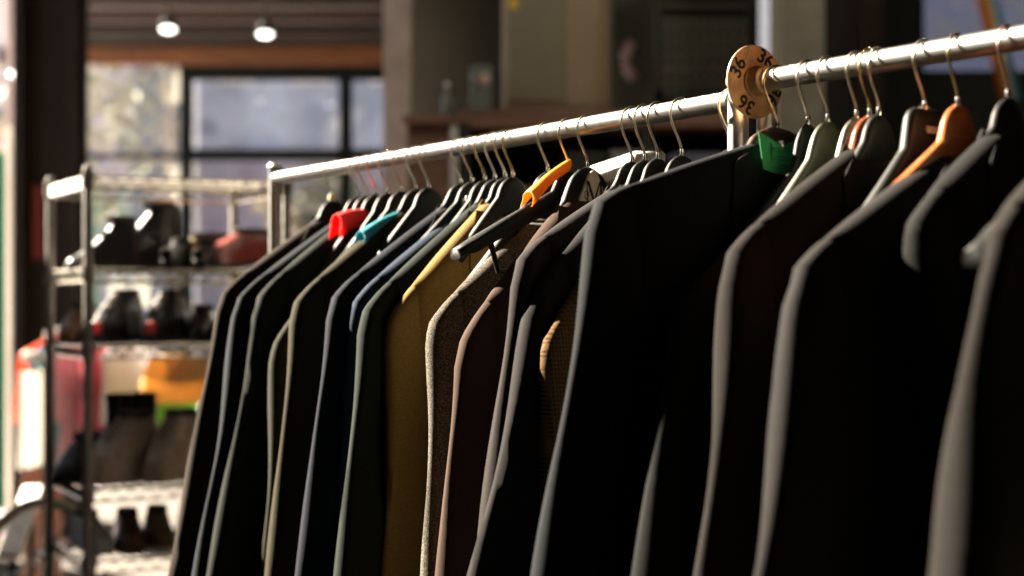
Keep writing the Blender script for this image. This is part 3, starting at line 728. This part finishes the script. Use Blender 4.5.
# ------------------------------------------------------------------ the hall
def wallbox(name, x0, x1, y0, y1, z0, z1, mat, rot=None):
    o = MB().box(((x0 + x1) / 2, (y0 + y1) / 2, (z0 + z1) / 2), (abs(x1 - x0), abs(y1 - y0), abs(z1 - z0))).build(name, mat, None, smooth=False)
    return struct(o)
ZC = 5.2; XL = -3.2; YB = 13.0; YP = 8.3
wallbox('floor', XL, 6, -3, YB, -.1, 0, M['floor'])
wallbox('ceiling', XL, 6, -3, YB + .2, ZC, ZC + .15, M['beam'])
wallbox('wall_right', 6, 6.2, -3, YP, 0, ZC, M['wall'])
m = MB()
for (y0, y1, z0, z1) in ((-3, 2.2, 0, ZC), (2.2, 6.8, 0, 3.1), (2.2, 6.8, 4.95, ZC), (6.8, 8.7, 2.8, ZC), (8.7, 9.3, 0, ZC)): m.box((XL - .08, (y0 + y1) / 2, (z0 + z1) / 2), (.16, y1 - y0, z1 - z0))
struct(m.build('wall_left', M['wall'], None, smooth=False))
m = MB()
for y in (2.22, 6.78): m.box((XL - .08, y, 4.0), (.06, .04, 1.8))
struct(m.build('window_4', M['frame_dark'], None, smooth=False))
wallbox('wall_rear', XL, 6, -3.2, -3, 0, ZC, M['wall'])
wallbox('wall_side', -.62, -.50, YP + .1, YB, 0, ZC, M['wall'])
# partition at YP with two window openings
XP = -.50
def px2x(px, d): return (px - 512) * d / F
def py2z(py, d): return EYE + (HZ - py) * d / F
w1 = (px2x(755, YP), px2x(777, YP)); w2 = (px2x(920, YP), px2x(1040, YP)); zb2 = py2z(75, YP); zt2 = 3.75
m = MB()
def seg(x0, x1, z0, z1): m.box(((x0 + x1) / 2, YP + .06, (z0 + z1) / 2), (x1 - x0, .12, z1 - z0))
seg(XP - .12, w1[0], 0, ZC); seg(w1[0], w1[1], 0, py2z(62, YP)); seg(w1[0], w1[1], zt2, ZC); seg(w1[1], w2[0], 0, ZC); seg(w2[0], w2[1], 0, zb2); seg(w2[0], w2[1], zt2, ZC); seg(w2[1], 6.2, 0, ZC)
struct(m.build('wall_back', M['wall_olive'], None, smooth=False))
for i, (a, b, z0) in enumerate(((w1[0], w1[1], py2z(62, YP)), (w2[0], w2[1], zb2))):
    r_ = MB()
    for x in (a + .012, b - .012): r_.box((x, YP + .05, (z0 + zt2) / 2), (.024, .07, zt2 - z0))
    for z in (z0 + .012, zt2 - .012): r_.box(((a + b) / 2, YP + .05, z), (b - a, .07, .024))
    fr = struct(r_.build('window_%d' % (2 + i), M['frame_dark'], None, smooth=False))
    MB().box(((a + b) / 2, YP + .05, (z0 + zt2) / 2), (b - a - .04, .006, zt2 - z0 - .04)).build('window_pane', M['glass'], fr, smooth=False)
# far glazed front at YB, x from XL to -.62
def gx(px): return px2x(px, YB)
def gz(py): return py2z(py, YB)
m = MB()
def bar(x0, x1, z0, z1, dy=.0, th=.10): m.box(((x0 + x1) / 2, YB + dy, (z0 + z1) / 2), (abs(x1 - x0), th, abs(z1 - z0)))
XG0, XG1 = gx(72), -.62
bar(XG0, gx(186), gz(54), gz(63)); bar(gx(186), XG1, gz(54), gz(80), 0, .13)
bar(XG0, gx(80), 0, gz(54)); bar(gx(182), gx(192), 0, gz(54), -.01, .14); bar(gx(340), gx(352), 0, gz(54), 0, .14)
bar(XG0, gx(186), gz(154), gz(159)); bar(gx(186), XG1, gz(150), gz(161), -.01, .12)
bar(XG0, XG1, .0, .12)
win = struct(m.build('window_1', M['frame_dark'], None, smooth=False))
for (a, b, c, d) in ((80, 182, 62, 154), (192, 340, 80, 150), (352, 402, 80, 150), (80, 182, 159, 456), (192, 340, 161, 456), (352, 402, 161, 456)):
    MB().box(((gx(a) + gx(b)) / 2, YB + .01, (gz(c) + max(.12, gz(d))) / 2), (gx(b) - gx(a), .006, gz(c) - max(.12, gz(d)))).build('window_pane', M['glass'], win, smooth=False)
for (px0, px1, py0, py1, lab) in ((109, 127, 278, 301, 'white paper notice added on the far glazing for a sunlit white outside, the smaller one'), (132, 150, 277, 308, 'white paper notice added on the far glazing for a sunlit white outside, the taller one')):
    o = MB().box(((gx(px0) + gx(px1)) / 2, YB - .004, (gz(py0) + gz(py1)) / 2), (gx(px1) - gx(px0), .004, gz(py0) - gz(py1)), bev=.001).build('sunlit_patch', M['white_cloth']); tag(o, lab, 'patch')  # translucent sheets added to give the bright sunlit patches beyond the glass
for (py0, py1) in ((66, 102), (166, 208)): MB().box((gx(176), YB + .03, (gz(py0) + gz(py1)) / 2), (gx(179) - gx(173), .01, gz(py0) - gz(py1))).build('lit_reveal_strip', M['white_cloth'], win, smooth=False)  # translucent strips imitate the sunlit reveal of the mullion
wallbox('wall_far', XL - .45, -.5, YB - .05, YB + .15, gz(54), ZC, M['wall'])
wallbox('trim_1', XL - .45, -.62, YB - .16, YB - .05, gz(67), gz(50), M['lintel'])
wallbox('trim_2', XL - .45, -.62, YB - .24, YB - .05, gz(47), gz(34), M['beam_pale'])
wallbox('trim_3', XL - .45, -.62, YB - .6, YB - .45, gz(30) , gz(20), M['steel_dark'])
for k, (d, y0, y1, mt) in enumerate(((12, 22, 14, "beam"), (11.3, 8, 2, "beam_pale"))):
    wallbox('trim_%d' % (4 + k), XL - .3, -.62, d - .08, d + .08, py2z(y0, d), min(ZC, py2z(y1, d) + .05), M[mt])
# colonnade on the open left side: dark steel columns
def column(name, x, y, w, mat, dz=ZC):
    mb = MB(); mb.box((x, y, dz / 2), (w, .10, dz)); mb.box((x - w / 2 + .03, y, dz / 2), (.06, .30, dz)); mb.box((x + w / 2 - .03, y, dz / 2), (.06, .30, dz))
    return struct(mb.build(name, mat, None, smooth=False))
column('trim_12', px2x(51, 10), 10, 62 * 10 / F, M['steel_dark'])
wallbox('trim_13', px2x(8, 10.6), px2x(22, 10.6), 10.55, 10.65, 0, ZC, M['pillar'])
wallbox('trim_14', px2x(385, 7.9), px2x(412, 7.9), 7.8, 8.0, 0, ZC, M['pillar'])
wallbox('trim_15', px2x(777, 6.8), px2x(820, 6.8), 6.7, 6.95, 0, ZC, M['pillar_grey'])
wallbox('trim_16', px2x(612, 8.1), px2x(655, 8.1), 8.1, 8.28, 0, ZC, M['post_olive'])
wallbox('trim_17', px2x(866, 8), px2x(886, 8), 8.05, 8.28, 0, ZC, M['beam'])
wallbox('trim_18', px2x(0, 12.4) , px2x(20, 12.4), 12.35, 12.5, gz(74) , gz(60), M['beam'])

# pendant lamps
def pendant(p, l, watt, sc=1.0):
    lr = empty('pendant_lamp', (p.x, p.y, p.z)); tag(lr, l, 'lamp', 'pendant lamps')
    MB().lathe([(.004, .09), (.03, .085), (.045, .055), (.062, .016), (.058, .012), (.042, .05), (.004, .07)], 24).build('lamp_shade', M['shade'], lr)
    MB().lathe([(.002, .012), (.042, .010), (.052, .0), (.047, -.010), (.032, -.019), (.015, -.023), (.002, -.024)], 24).build('bulb', M['lamp'], lr)
    MB().tube([(0, 0, .085), (0, 0, ZC - p.z)], .008, 8).build('rod', M['steel_dark'], lr)
    if watt:
        li = bpy.data.lights.new('added_fill_light', 'POINT'); li.energy = watt; li.color = (1, .90, .74); li.shadow_soft_size = .06
        lo = bpy.data.objects.new('added_fill_light', li); C.objects.link(lo); lo.location = (p.x, p.y, p.z - .12)
pendant(at(168, 29, 11.0), 'small glowing pendant lamp above the left window pane', 0)
pendant(at(265, 34, 11.0), 'small glowing pendant lamp above the wide window pane', 0)
pendant(Vector((.1, 4.7, 3.7)), 'added pendant lamp out of view, brightening the board cabinet', 26)  # unseen lamps added to brighten the dark right background
pendant(Vector((1.7, 5.0, 3.7)), 'added pendant lamp out of view, brightening the grey pillar', 26)
p = at(14, 75, 10.45); lr = empty('wall_lamp', p); tag(lr, 'tiny round lit lamp on the pale post', 'lamp')
MB().lathe([(.002, -.02), (.02, -.012), (.026, 0), (.02, .012), (.002, .02)], 16, (0, -.03, 0)).build('bulb', M['lamp'], lr)
MB().lathe([(.012, 0), (.012, .05), (.03, .055), (.03, .07), (.01, .075)], 14, (0, -.03, 0), Matrix.Rotation(R(-90), 3, 'X')).build('lamp_holder', M['steel_dark'], lr)
# red panel on the column
p = at(38, 222, 9.934); o = MB().box((p.x, p.y, p.z), (.075, .03, .46), bev=.008).build('red_panel', M['red_sign']); tag(o, 'narrow red panel on the dark steel column', 'sign')

# ------------------------------------------------------------------ right background: cabinets and what stands on them
def tcab(name, px0, px1, d, ztop, depth, mat, label, rz=0):
    x0, x1 = px2x(px0, d), px2x(px1, d); w = x1 - x0
    r_ = empty(name, ((x0 + x1) / 2, d + depth / 2, 0), rz); tag(r_, label, 'cabinet')
    return r_, w
zt = py2z(120, 6.0)
r_, w = tcab('wooden_cabinet', 405, 456, 6.0, zt, .6, None, 'reddish brown board cabinet with a pale corner post behind the rail')
mb = MB(); mb.box((0, 0, zt / 2), (w - .02, .6, zt - .02)); mb.build('carcass', M['crate'], r_, smooth=False)
mb = MB()
for k in range(8): mb.box((0, -.306, .16 + k * .245), (w - .03, .012, .235), bev=.004)
mb.build('front_boards', M['crate'], r_)
MB().box((w / 2 - .008, -.30, zt / 2), (.026, .04, zt - .02), bev=.004).build('corner_post', M['white_paint'], r_)
MB().box((0, -.01, zt), (w + .02, .66, .03), bev=.004).build('top_board', M['crate'], r_)
# open shelf unit
x0, x1 = px2x(458, 6.05), px2x(748, 6.05); w = x1 - x0
r_ = empty('open_shelf_unit', ((x0 + x1) / 2, 6.4, 0)); tag(r_, 'wide dark open shelf unit behind the rail holding boxes', 'shelf')
zz = py2z(118, 6.05)
for z in (.06, .55, 1.0, 1.45, py2z(192, 6.05), zz):
    o = MB().box((0, 0, z), (w, .66, .05 if z != zz else .07), bev=.005).build('shelf_board', M['crate'] if z > 1.8 else M['cabinet_dark'], r_)
for sx in (-1, 0.32, 1): MB().box((sx * (w / 2 - .02), 0, zz / 2), (.04, .66, zz - .04)).build('upright', M['cabinet_dark'], r_, smooth=False)
MB().box((0, .32, zz / 2), (w, .02, zz - .04)).build('back_panel', M['cabinet_dark'], r_, smooth=False)
def boxthing(px0, px1, py0, py1, d, depth, mat, label, name='cardboard_box'):
    z0, z1 = py2z(py1, d), py2z(py0, d); x0, x1 = px2x(px0, d), px2x(px1, d)
    r_ = empty(name, ((x0 + x1) / 2, d + depth / 2, z0)); tag(r_, label, 'box', 'boxes on the open shelf')
    MB().box((0, 0, (z1 - z0) / 2 - .01), (x1 - x0, depth, z1 - z0 - .02), bev=.004).build('box_body', mat, r_)
    MB().box((0, 0, z1 - z0 - .02), (x1 - x0 + .012, depth + .012, .04), bev=.004).build('lid', mat, r_)
    return r_
sb = py2z(192, 6.05) + .026
def py_of(z, d): return HZ - (z - EYE) * F / d
boxthing(612, 658, 150, py_of(sb, 6.1), 6.1, .4, M['grey_box'], 'pale grey box behind the first of the three hooks')
boxthing(672, 722, 153, py_of(sb, 6.1), 6.1, .4, M['blue_box'], 'slate blue box left of the size disc')
boxthing(566, 604, 152, py_of(sb, 6.1), 6.1, .4, M['cabinet_dark'], 'dark brown box beyond the M badge hanger')
# things on top
tz = zz + .036
d = 6.25; x0, x1 = px2x(502, d), px2x(612, d); hgt_ = 1.15
cab = empty('rounded_cabinet', ((x0 + x1) / 2, d + .25, tz)); tag(cab, 'big tan enamel cabinet with a rounded right edge on the open shelf unit', 'cabinet')
w = x1 - x0
def rr(w_, dd, r, n=8):
    P = []
    for (sx, sy, a0) in ((1, 1, 0), (-1, 1, 90), (-1, -1, 180), (1, -1, 270)):
        q = r if sx > 0 else .03
        for k in range(n + 1):
            a = R(a0 + 90 * k / n); P.append((sx * (w_ / 2 - q) + q * math.cos(a), sy * (dd / 2 - q) + q * math.sin(a)))
    return P
rings = []
for (f, z) in ((.90, 0), (.985, .02), (1, .06), (1, hgt_ - .12), (.985, hgt_ - .05), (.93, hgt_ - .012), (.85, hgt_)):
    rings.append([Vector((x * f, y * f, z)) for x, y in rr(w, .5, .11)])
MB().loft(rings, True).build('enamel_body', M['fridge'], cab, angle=50)
MB().box((-w / 2 + w * .32, -.253, hgt_ / 2), (w * .52, .012, hgt_ - .10), bev=.003).build('door_panel', M['fridge_side'], cab)
MB().box((-w / 2 + .045, -.262, py2z(3, d - .02) - tz), (.035, .004, .04)).build('yellow_sticker', M['yellow'], cab)
p = at(447, 118, 6.2); r_ = empty('bottle', (p.x, p.y, zt + .016)); tag(r_, 'slim pale green bottle on the board cabinet', 'bottle')
MB().lathe([(.003, 0), (.020, 0), (.022, .01), (.022, .085), (.012, .105), (.009, .125), (.009, .14), (.002, .14)], 18).build('bottle_body', M['metal_box'], r_); MB().lathe([(.010, .132), (.011, .134), (.011, .152), (.003, .153)], 14).build('cap', M['white_paint'], r_)
p = at(481, 118, 6.15); r_ = empty('metal_meter', (p.x, p.y, tz)); tag(r_, 'small metal box with a round dial on the open shelf unit', 'box')
MB().box((0, 0, .088), (.085, .07, .176), bev=.006).build('case', M['metal_box'], r_)
MB().lathe([(.022, 0), (.024, .006), (.018, .008), (.002, .008)], 20, (.012, -.035, .115), Matrix.Rotation(R(90), 3, 'X')).build('dial', M['blush'], r_)
MB().lathe([(.007, 0), (.008, .008), (.002, .012)], 12, (-.030, -.035, .12), Matrix.Rotation(R(90), 3, 'X')).build('knob', M['silver'], r_)
# clamp with two pale blades
p = at(622, 62, 7.9); r_ = empty('metal_clamp', p); tag(r_, 'small clamp with a bright knob and two pale blades on the olive post', 'clamp')
for a, l in ((62, .13), (-52, .12)):
    o = MB().box((l * .52 * math.cos(R(a)), 0, l * .52 * math.sin(R(a))), (l * .75, .02, .050), Matrix.Rotation(-R(a), 3, 'Y'), .008).build('blade', M['blush'], r_)
MB().lathe([(.012, -.02), (.020, 0), (.024, .02), (.018, .035), (.004, .04)], 18, (0, 0, 0), Matrix.Rotation(R(90), 3, 'X')).build('knob', M['silver'], r_)
MB().tube([(0, 0, 0), (0, .2, 0)], .012, 10).build('arm', M['steel_dark'], r_)
# lattice rack
d = 7.6; x0, x1 = px2x(657, d), px2x(755, d); z0, z1 = py2z(96, d), py2z(-28, d)
r_ = empty('lattice_rack', ((x0 + x1) / 2, d + .06, z0)); tag(r_, 'dark wooden lattice rack hung between the olive post and grey pillar', 'rack')
w, h = x1 - x0, z1 - z0
mb = MB(); mb.box((-w / 2 + .012, 0, h / 2), (.024, .08, h)); mb.box((w / 2 - .012, 0, h / 2), (.024, .08, h)); mb.box((0, 0, .02), (w, .08, .04)); mb.box((0, 0, h - .02), (w, .08, .04)); mb.box((0, .05, h / 2), (w, .012, h)); mb.build('rack_frame', M['cabinet_dark'], r_, smooth=False)
mb = MB()
for k in range(7): mb.box((0, 0, .10 + k * (h - .12) / 7), (w - .05, .05, .022))
mb.build('cross_bars', M['post_olive'], r_, smooth=False)
mb = MB()
for k in range(9): mb.box((-w / 2 + .05 + k * (w - .1) / 8, -.01, .20), (.016, .03, .32))
mb.build('spindles', M['pillar_grey'], r_, smooth=False)
# second rail: pale bar behind the blue black jacket
q0, q1 = at(590, 177, 2.75), at(650, 158, 2.37)
rk2 = empty('pale_board', (q0 + q1) / 2); tag(rk2, 'pale white board edge showing behind the M badge hanger', 'board')
dv = q1 - q0
MB().box((0, 0, 0), (dv.length, .05, .020), dv.to_track_quat('X', 'Z').to_matrix(), .004).build('board', M['white_paint'], rk2)
for f in (-.42, .42): MB().tube([dv * f + Vector((0, 0, -.01)), dv * f + Vector((0, 0, -((q0 + q1) / 2).z))], .012, 10).build('leg', M['chrome'], rk2)
# rainbow streamer inside the right window
d = YP - .004; mcols = [(.75, .20, .03), (.85, .55, .05), (.80, .78, .70), (.10, .45, .60)]
sr = empty('striped_band', at(992, 20, d)); tag(sr, 'rainbow striped streamer hung slanting across the right window', 'band')
for k, c in enumerate(mcols):  # slanting coloured stripes laid across the pane
    mm = plain('streamer stripe %d' % k, c, .8, trans=.5)
    MB().box((k * .028 - .04, 0, .0), (.026, .004, .85), Matrix.Rotation(R(-13), 3, 'Y')).build('stripe', mm, sr, smooth=False)

# ------------------------------------------------------------------ coloured clothes on a low rail beyond the shelving
LR = 7.2; lz = 1.34
g0, g1 = px2x(48, LR), px2x(215, LR)
lr = empty('low_clothes_rail', ((g0 + g1) / 2, LR, 0)); tag(lr, 'low garment rail of bright clothes beyond the wire shelving', 'clothes rack')
L_ = g1 - g0
MB().tube([(-L_ / 2, 0, lz), (L_ / 2, 0, lz)], .014, 14).build('rail', M['white_paint'], lr)
for s in (-1, 1):
    MB().tube([(s * L_ / 2, 0, .02), (s * L_ / 2, 0, lz)], .014, 14).build('post', M['white_paint'], lr); MB().box((s * L_ / 2, 0, .015), (.04, .5, .03)).build('foot_bar', M['white_paint'], lr)
for k, (px, mt, lab, tw, W_) in enumerate(((58, 'sh_orange', 'orange shirt first on the low rail', 62, .17), (66, 'sh_blue', 'blue shirt beside the orange one on the low rail', 60, .16), (74, 'sh_cyan', 'cyan shirt on the low rail', 55, .17), (90, 'sh_rose', 'rose shirt on the low rail beside the cyan one', 55, .17), (106, 'sh_pink', 'strong pink shirt on the low rail', 20, .18), (132, 'sh_white', 'white shirt on the low rail beside the pink one', 30, .18), (172, 'sh_green', 'green shirt on the low rail under the ochre bag', 25, .17))):
    p = Vector((px2x(px, LR), LR, lz - (.0 if k != 6 else .20)))
    build_jacket(p, R(180 + 90 - tw), W_, -.10, .10, M[mt], lab, zn=-.03, seed=50 + k, Lb=.5 if k != 6 else .22, Ls=.30 if k != 6 else .16, name='shirt', cat='shirt', group='shirts on the low rail', lapels=False, t0=.02)
p = at(180, 402, 6.9); bg = empty('shoulder_bag', p); tag(bg, 'ochre yellow shoulder bag with a dark flap edge beyond the shelving', 'bag')
rings = []
for k in range(9):
    f = k / 8; z = .20 * f; w_ = .17 * (math.sin(math.pi * (.28 + .60 * f)) ** .8); t_ = .055 * (1 - .45 * f)
    rings.append([Vector((w_ * math.copysign(abs(math.cos(t)) ** .7, math.cos(t)), t_ * math.sin(t), z)) for t in (2 * math.pi * q / 20 for q in range(20))])
MB().loft(rings, True).build('bag_body', M['ochre_bag'], bg)
rings = []
for k in range(7):
    f = k / 6; w_ = .15 - .03 * f
    rings.append([Vector((x, -.060 + .02 * f - .006 * (1 - abs(x) / w_) - t, .11 + .085 * f - .03 * (1 - f) * (1 - (x / w_) ** 2))) for x, t in [(w_ * (-1 + 2 * q / 8), .004) for q in range(9)] + [(w_ * (1 - 2 * q / 8), 0) for q in range(9)]])
MB().loft(rings, True).build('flap', M['ochre_bag'], bg)
MB().tube([(-.12, 0, .17), (-.11, 0, .26), (0, .12, .33 if lz - p.z > .33 else lz - p.z), (.11, 0, .26), (.12, 0, .17)], .008, 8).build('strap', M['leather_brown'], bg)

# ------------------------------------------------------------------ outside
wallbox('ground_outside', -40, 30, YB + .2, 60, -.12, -.02, M['pavement'])
o = MB().box((-22, 20, -.08), (37.5, 60, .1)).build('pavement_outside', M['pavement'], None, smooth=False); struct(o)
def building(name, x0, x1, y, h, mat, label, cols, rows):
    r_ = empty(name, ((x0 + x1) / 2, y, -.02)); tag(r_, label, 'building', 'buildings across the street')
    MB().box((0, 3, h / 2), (x1 - x0, 6, h)).build('wall', mat, r_, smooth=False)
    w = (x1 - x0) / cols
    for i in range(cols):
        for j in range(rows):
            if rnd.random() < .25: continue
            MB().box((-(x1 - x0) / 2 + w * (i + .5), -.02, 6.0 + j * 2.4), (w * .5, .10, 1.3), bev=.02).build('window', M['blue_box'] if rnd.random() < .4 else M['white_paint'], r_)
    MB().box((0, -.06, 2.1), (x1 - x0, .12, 4.2)).build('ground_floor', M['mauve_wall'], r_, smooth=False)
    MB().box((0, 2.9, h + .1), (x1 - x0 + .3, 6.4, .25)).build('roof', M['beam_pale'], r_, smooth=False)
building('street_building', -11.5, -6.4, 27, 12, M['facade'], 'mottled building seen through the left window pane', 4, 3)
building('street_building', -5.7, 2.6, 29, 12, M['facade_b'], 'blue grey building seen through the wide window pane', 6, 3)
building('street_building', 3.2, 16, 26, 13, M['facade_c'], 'blue grey building seen through the right hand windows', 7, 3)
def tree(x, y, h, rr_, label, sd):
    q = random.Random(sd)
    r_ = empty('street_tree', (x, y, -.02)); tag(r_, label, 'tree', 'street trees')
    MB().tube([(0, 0, 0), (.05, 0, h * .3), (0, .05, h * .6)], [.16, .12, .08], 10).build('trunk', M['bark'], r_)
    mb = MB()
    for k in range(700):
        v = Vector((q.gauss(0, 1), q.gauss(0, 1), q.gauss(0, .8))).normalized() * rr_ * q.uniform(.3, 1)
        c = v + Vector((0, 0, h * .72)); s = q.uniform(.08, .18)
        a, b = Vector((q.gauss(0, 1), q.gauss(0, 1), q.gauss(0, 1))).normalized(), Vector((q.gauss(0, 1), q.gauss(0, 1), q.gauss(0, 1))).normalized()
        mb.add([c + a * s, c + b * s * .6, c - a * s, c - b * s * .6], [(0, 1, 2, 3)])
    mb.build('crown', M['leaf'], r_, smooth=False)
tree(-5.6, 21, 5.2, 1.5, 'yellow green street tree beyond the left window pane', 3)
tree(-2.6, 22, 3.6, .9, 'small street tree beyond the wide window pane', 4)
# bright things outside by the open side
def sheet(name, pa, pb, z0, z1, mat, label, cat, wav=.05, n=24, ph=0):
    mb = MB(); rings = []
    d = (pb - pa); nrm = Vector((-d.y, d.x, 0)).normalized()
    for k in range(n + 1):
        f = k / n; o_ = nrm * wav * math.sin(f * 19 + ph)
        b = pa + d * f
        rings.append([Vector((b.x, b.y, z1)) + o_ * .5 + nrm * .006, Vector((b.x, b.y, z0)) + o_ + nrm * .006, Vector((b.x, b.y, z0)) + o_ - nrm * .006, Vector((b.x, b.y, z1)) + o_ * .5 - nrm * .006])
    o = mb.loft(rings, True).build(name, mat, None, angle=60); tag(o, label, cat); return o
sheet('green_tarpaulin', Vector((-4.6, 11.2, 0)), Vector((px2x(6, 11.2), 11.2, 0)), 0, py2z(152, 11.2), M['green_cloth'], 'green tarpaulin hanging at the open side of the hall', 'tarpaulin')
sheet('white_sheet', Vector((px2x(7, 9.9), 9.9, 0)), Vector((px2x(23, 9.9), 9.9, 0)), 0, py2z(128, 9.9), M['white_cloth'], 'sunlit white sheet hanging beside the green tarpaulin', 'sheet', .02)
sheet('white_cloth', Vector((px2x(22, 6.6), 6.6, 0)), Vector((px2x(46, 6.9), 6.9, 0)), py2z(470, 6.6), py2z(372, 6.6), M['white_cloth'], 'sunlit white cloth hanging left of the wire shelving', 'cloth', .02)
p = at(36, 357, 6.8); o = empty('display_stand', (p.x, p.y, 0)); tag(o, 'white stand whose short top bar carries the hanging white cloth', 'stand')
MB().box((0, 0, p.z), (.11, .04, .045), bev=.004).build('top_bar', M['white_paint'], o); MB().tube([(.03, .03, .02), (.03, .03, p.z)], .011, 10).build('post', M['steel_dark'], o); MB().box((.03, .03, .012), (.3, .3, .024), bev=.006).build('base', M['steel_dark'], o)
pa, pb = at(9, 556, 5.2), at(33, 488, 6.2); dv = pb - pa
o = empty('narrow_bench', ((pa.x + pb.x) / 2, (pa.y + pb.y) / 2, 0)); tag(o, 'narrow white bench top running away beside the shelving', 'bench')
mid = Vector((o.location.x, o.location.y, 0))
MB().box((pa + pb) / 2 - mid, (dv.length, .07, .022), dv.to_track_quat('X', 'Z').to_matrix(), .003).build('bench_top', M['white_paint'], o)
for f in (.12, .88):
    q = pa + dv * f - mid; MB().tube([(q.x, q.y, 0), (q.x, q.y, q.z - .01)], .014, 8).build('leg', M['steel_dark'], o)
# brown crate wall behind
x0, x1 = px2x(22, 7.8), px2x(62, 7.8); r_ = empty('plank_fence', ((x0 + x1) / 2, 7.8, 0)); tag(r_, 'reddish brown plank fence panel left of the shelving', 'fence')
mb = MB()
for k in range(6): mb.box((-(x1 - x0) / 2 + (k + .5) * (x1 - x0) / 6, 0, .62), ((x1 - x0) / 6 - .008, .03, 1.2), bev=.004)
mb.build('planks', M['crate'], r_)
for z in (.25, 1.0): MB().box((0, .035, z), (x1 - x0, .04, .09)).build('batten', M['crate'], r_, smooth=False)
# crate that the wheel stands on
p = at(44, 560, 4.9); r_ = empty('slatted_crate', (p.x, p.y, 0)); tag(r_, 'reddish brown slatted crate under the pale wheel', 'crate')
for k in range(5):
    for sy in (-1, 1): MB().box((0, sy * .17, .05 + k * .09), (.3, .014, .07), bev=.003).build('slat', M['crate'], r_)
for sx in (-1, 1):
    for sy in (-1, 1): MB().box((sx * .13, sy * .15, .235), (.04, .03, .53)).build('corner_post', M['crate'], r_, smooth=False)
MB().box((0, 0, .508), (.3, .354, .012), bev=.002).build('top_board', M['crate'], r_)
# pale wheel
p = at(42, 556, 4.9); r_ = empty('bicycle_wheel', p, R(35)); tag(r_, 'pale rimmed wheel leaning low beside the shelving', 'wheel')
ring = lambda rad, n=40: [Vector((rad * math.cos(2 * math.pi * k / n), 0, rad * math.sin(2 * math.pi * k / n))) for k in range(n + 1)]
MB().tube(ring(.17), .012, 8, False).build('tyre', M['sole_pale'], r_); MB().tube(ring(.152), .006, 8, False).build('rim', M['silver'], r_)
mb = MB()
for k in range(14):
    a = 2 * math.pi * k / 14; mb.tube([(.012 * math.cos(a + .6), 0, .012 * math.sin(a + .6)), (.150 * math.cos(a), 0, .150 * math.sin(a))], .0012, 4)
mb.build('spokes', M['silver'], r_); MB().lathe([(.004, -.03), (.014, -.025), (.012, 0), (.014, .025), (.004, .03)], 12, (0, 0, 0), Matrix.Rotation(R(90), 3, 'X')).build('wheel_hub', M['silver'], r_)

# ------------------------------------------------------------------ light, sky, camera
el = R(34); hv = Vector((-.838, .545)).normalized()
Ld = Vector((hv.x * math.cos(el), hv.y * math.cos(el), math.sin(el)))
sun = bpy.data.lights.new('sun', 'SUN'); sun.energy = 50; sun.angle = R(.6); sun.color = (1, .87, .70)
so = bpy.data.objects.new('sun', sun); C.objects.link(so); so.rotation_euler = (-Ld).to_track_quat('-Z', 'Y').to_euler(); so.location = (-8, 8, 8)
wd = bpy.data.worlds.new('sky'); bpy.context.scene.world = wd; wd.use_nodes = True
bgn = wd.node_tree.nodes['Background']; bgn.inputs['Color'].default_value = (.72, .82, 1, 1); bgn.inputs['Strength'].default_value = 1.0

cam = bpy.data.cameras.new('camera'); co = bpy.data.objects.new('camera', cam); C.objects.link(co)
co.location = (0, 0, EYE); co.rotation_euler = (R(90), 0, 0)
cam.sensor_width = 36; cam.lens = F / 1024 * 36; cam.shift_y = (HZ - 288) / 1024
cam.clip_start = .05; cam.clip_end = 200
cam.dof.use_dof = True; cam.dof.focus_distance = 2.05; cam.dof.aperture_fstop = 2.9
S = bpy.context.scene; S.camera = co
S.view_settings.view_transform = 'Standard'; S.view_settings.look = 'None'; S.view_settings.gamma = 1; S.view_settings.use_curve_mapping = False
S.view_settings.exposure = 0.0
S.cycles.use_denoising = True
S.cycles.max_bounces = 6; S.cycles.diffuse_bounces = 3; S.cycles.glossy_bounces = 3; S.cycles.transparent_max_bounces = 12
S.cycles.sample_clamp_indirect = 6
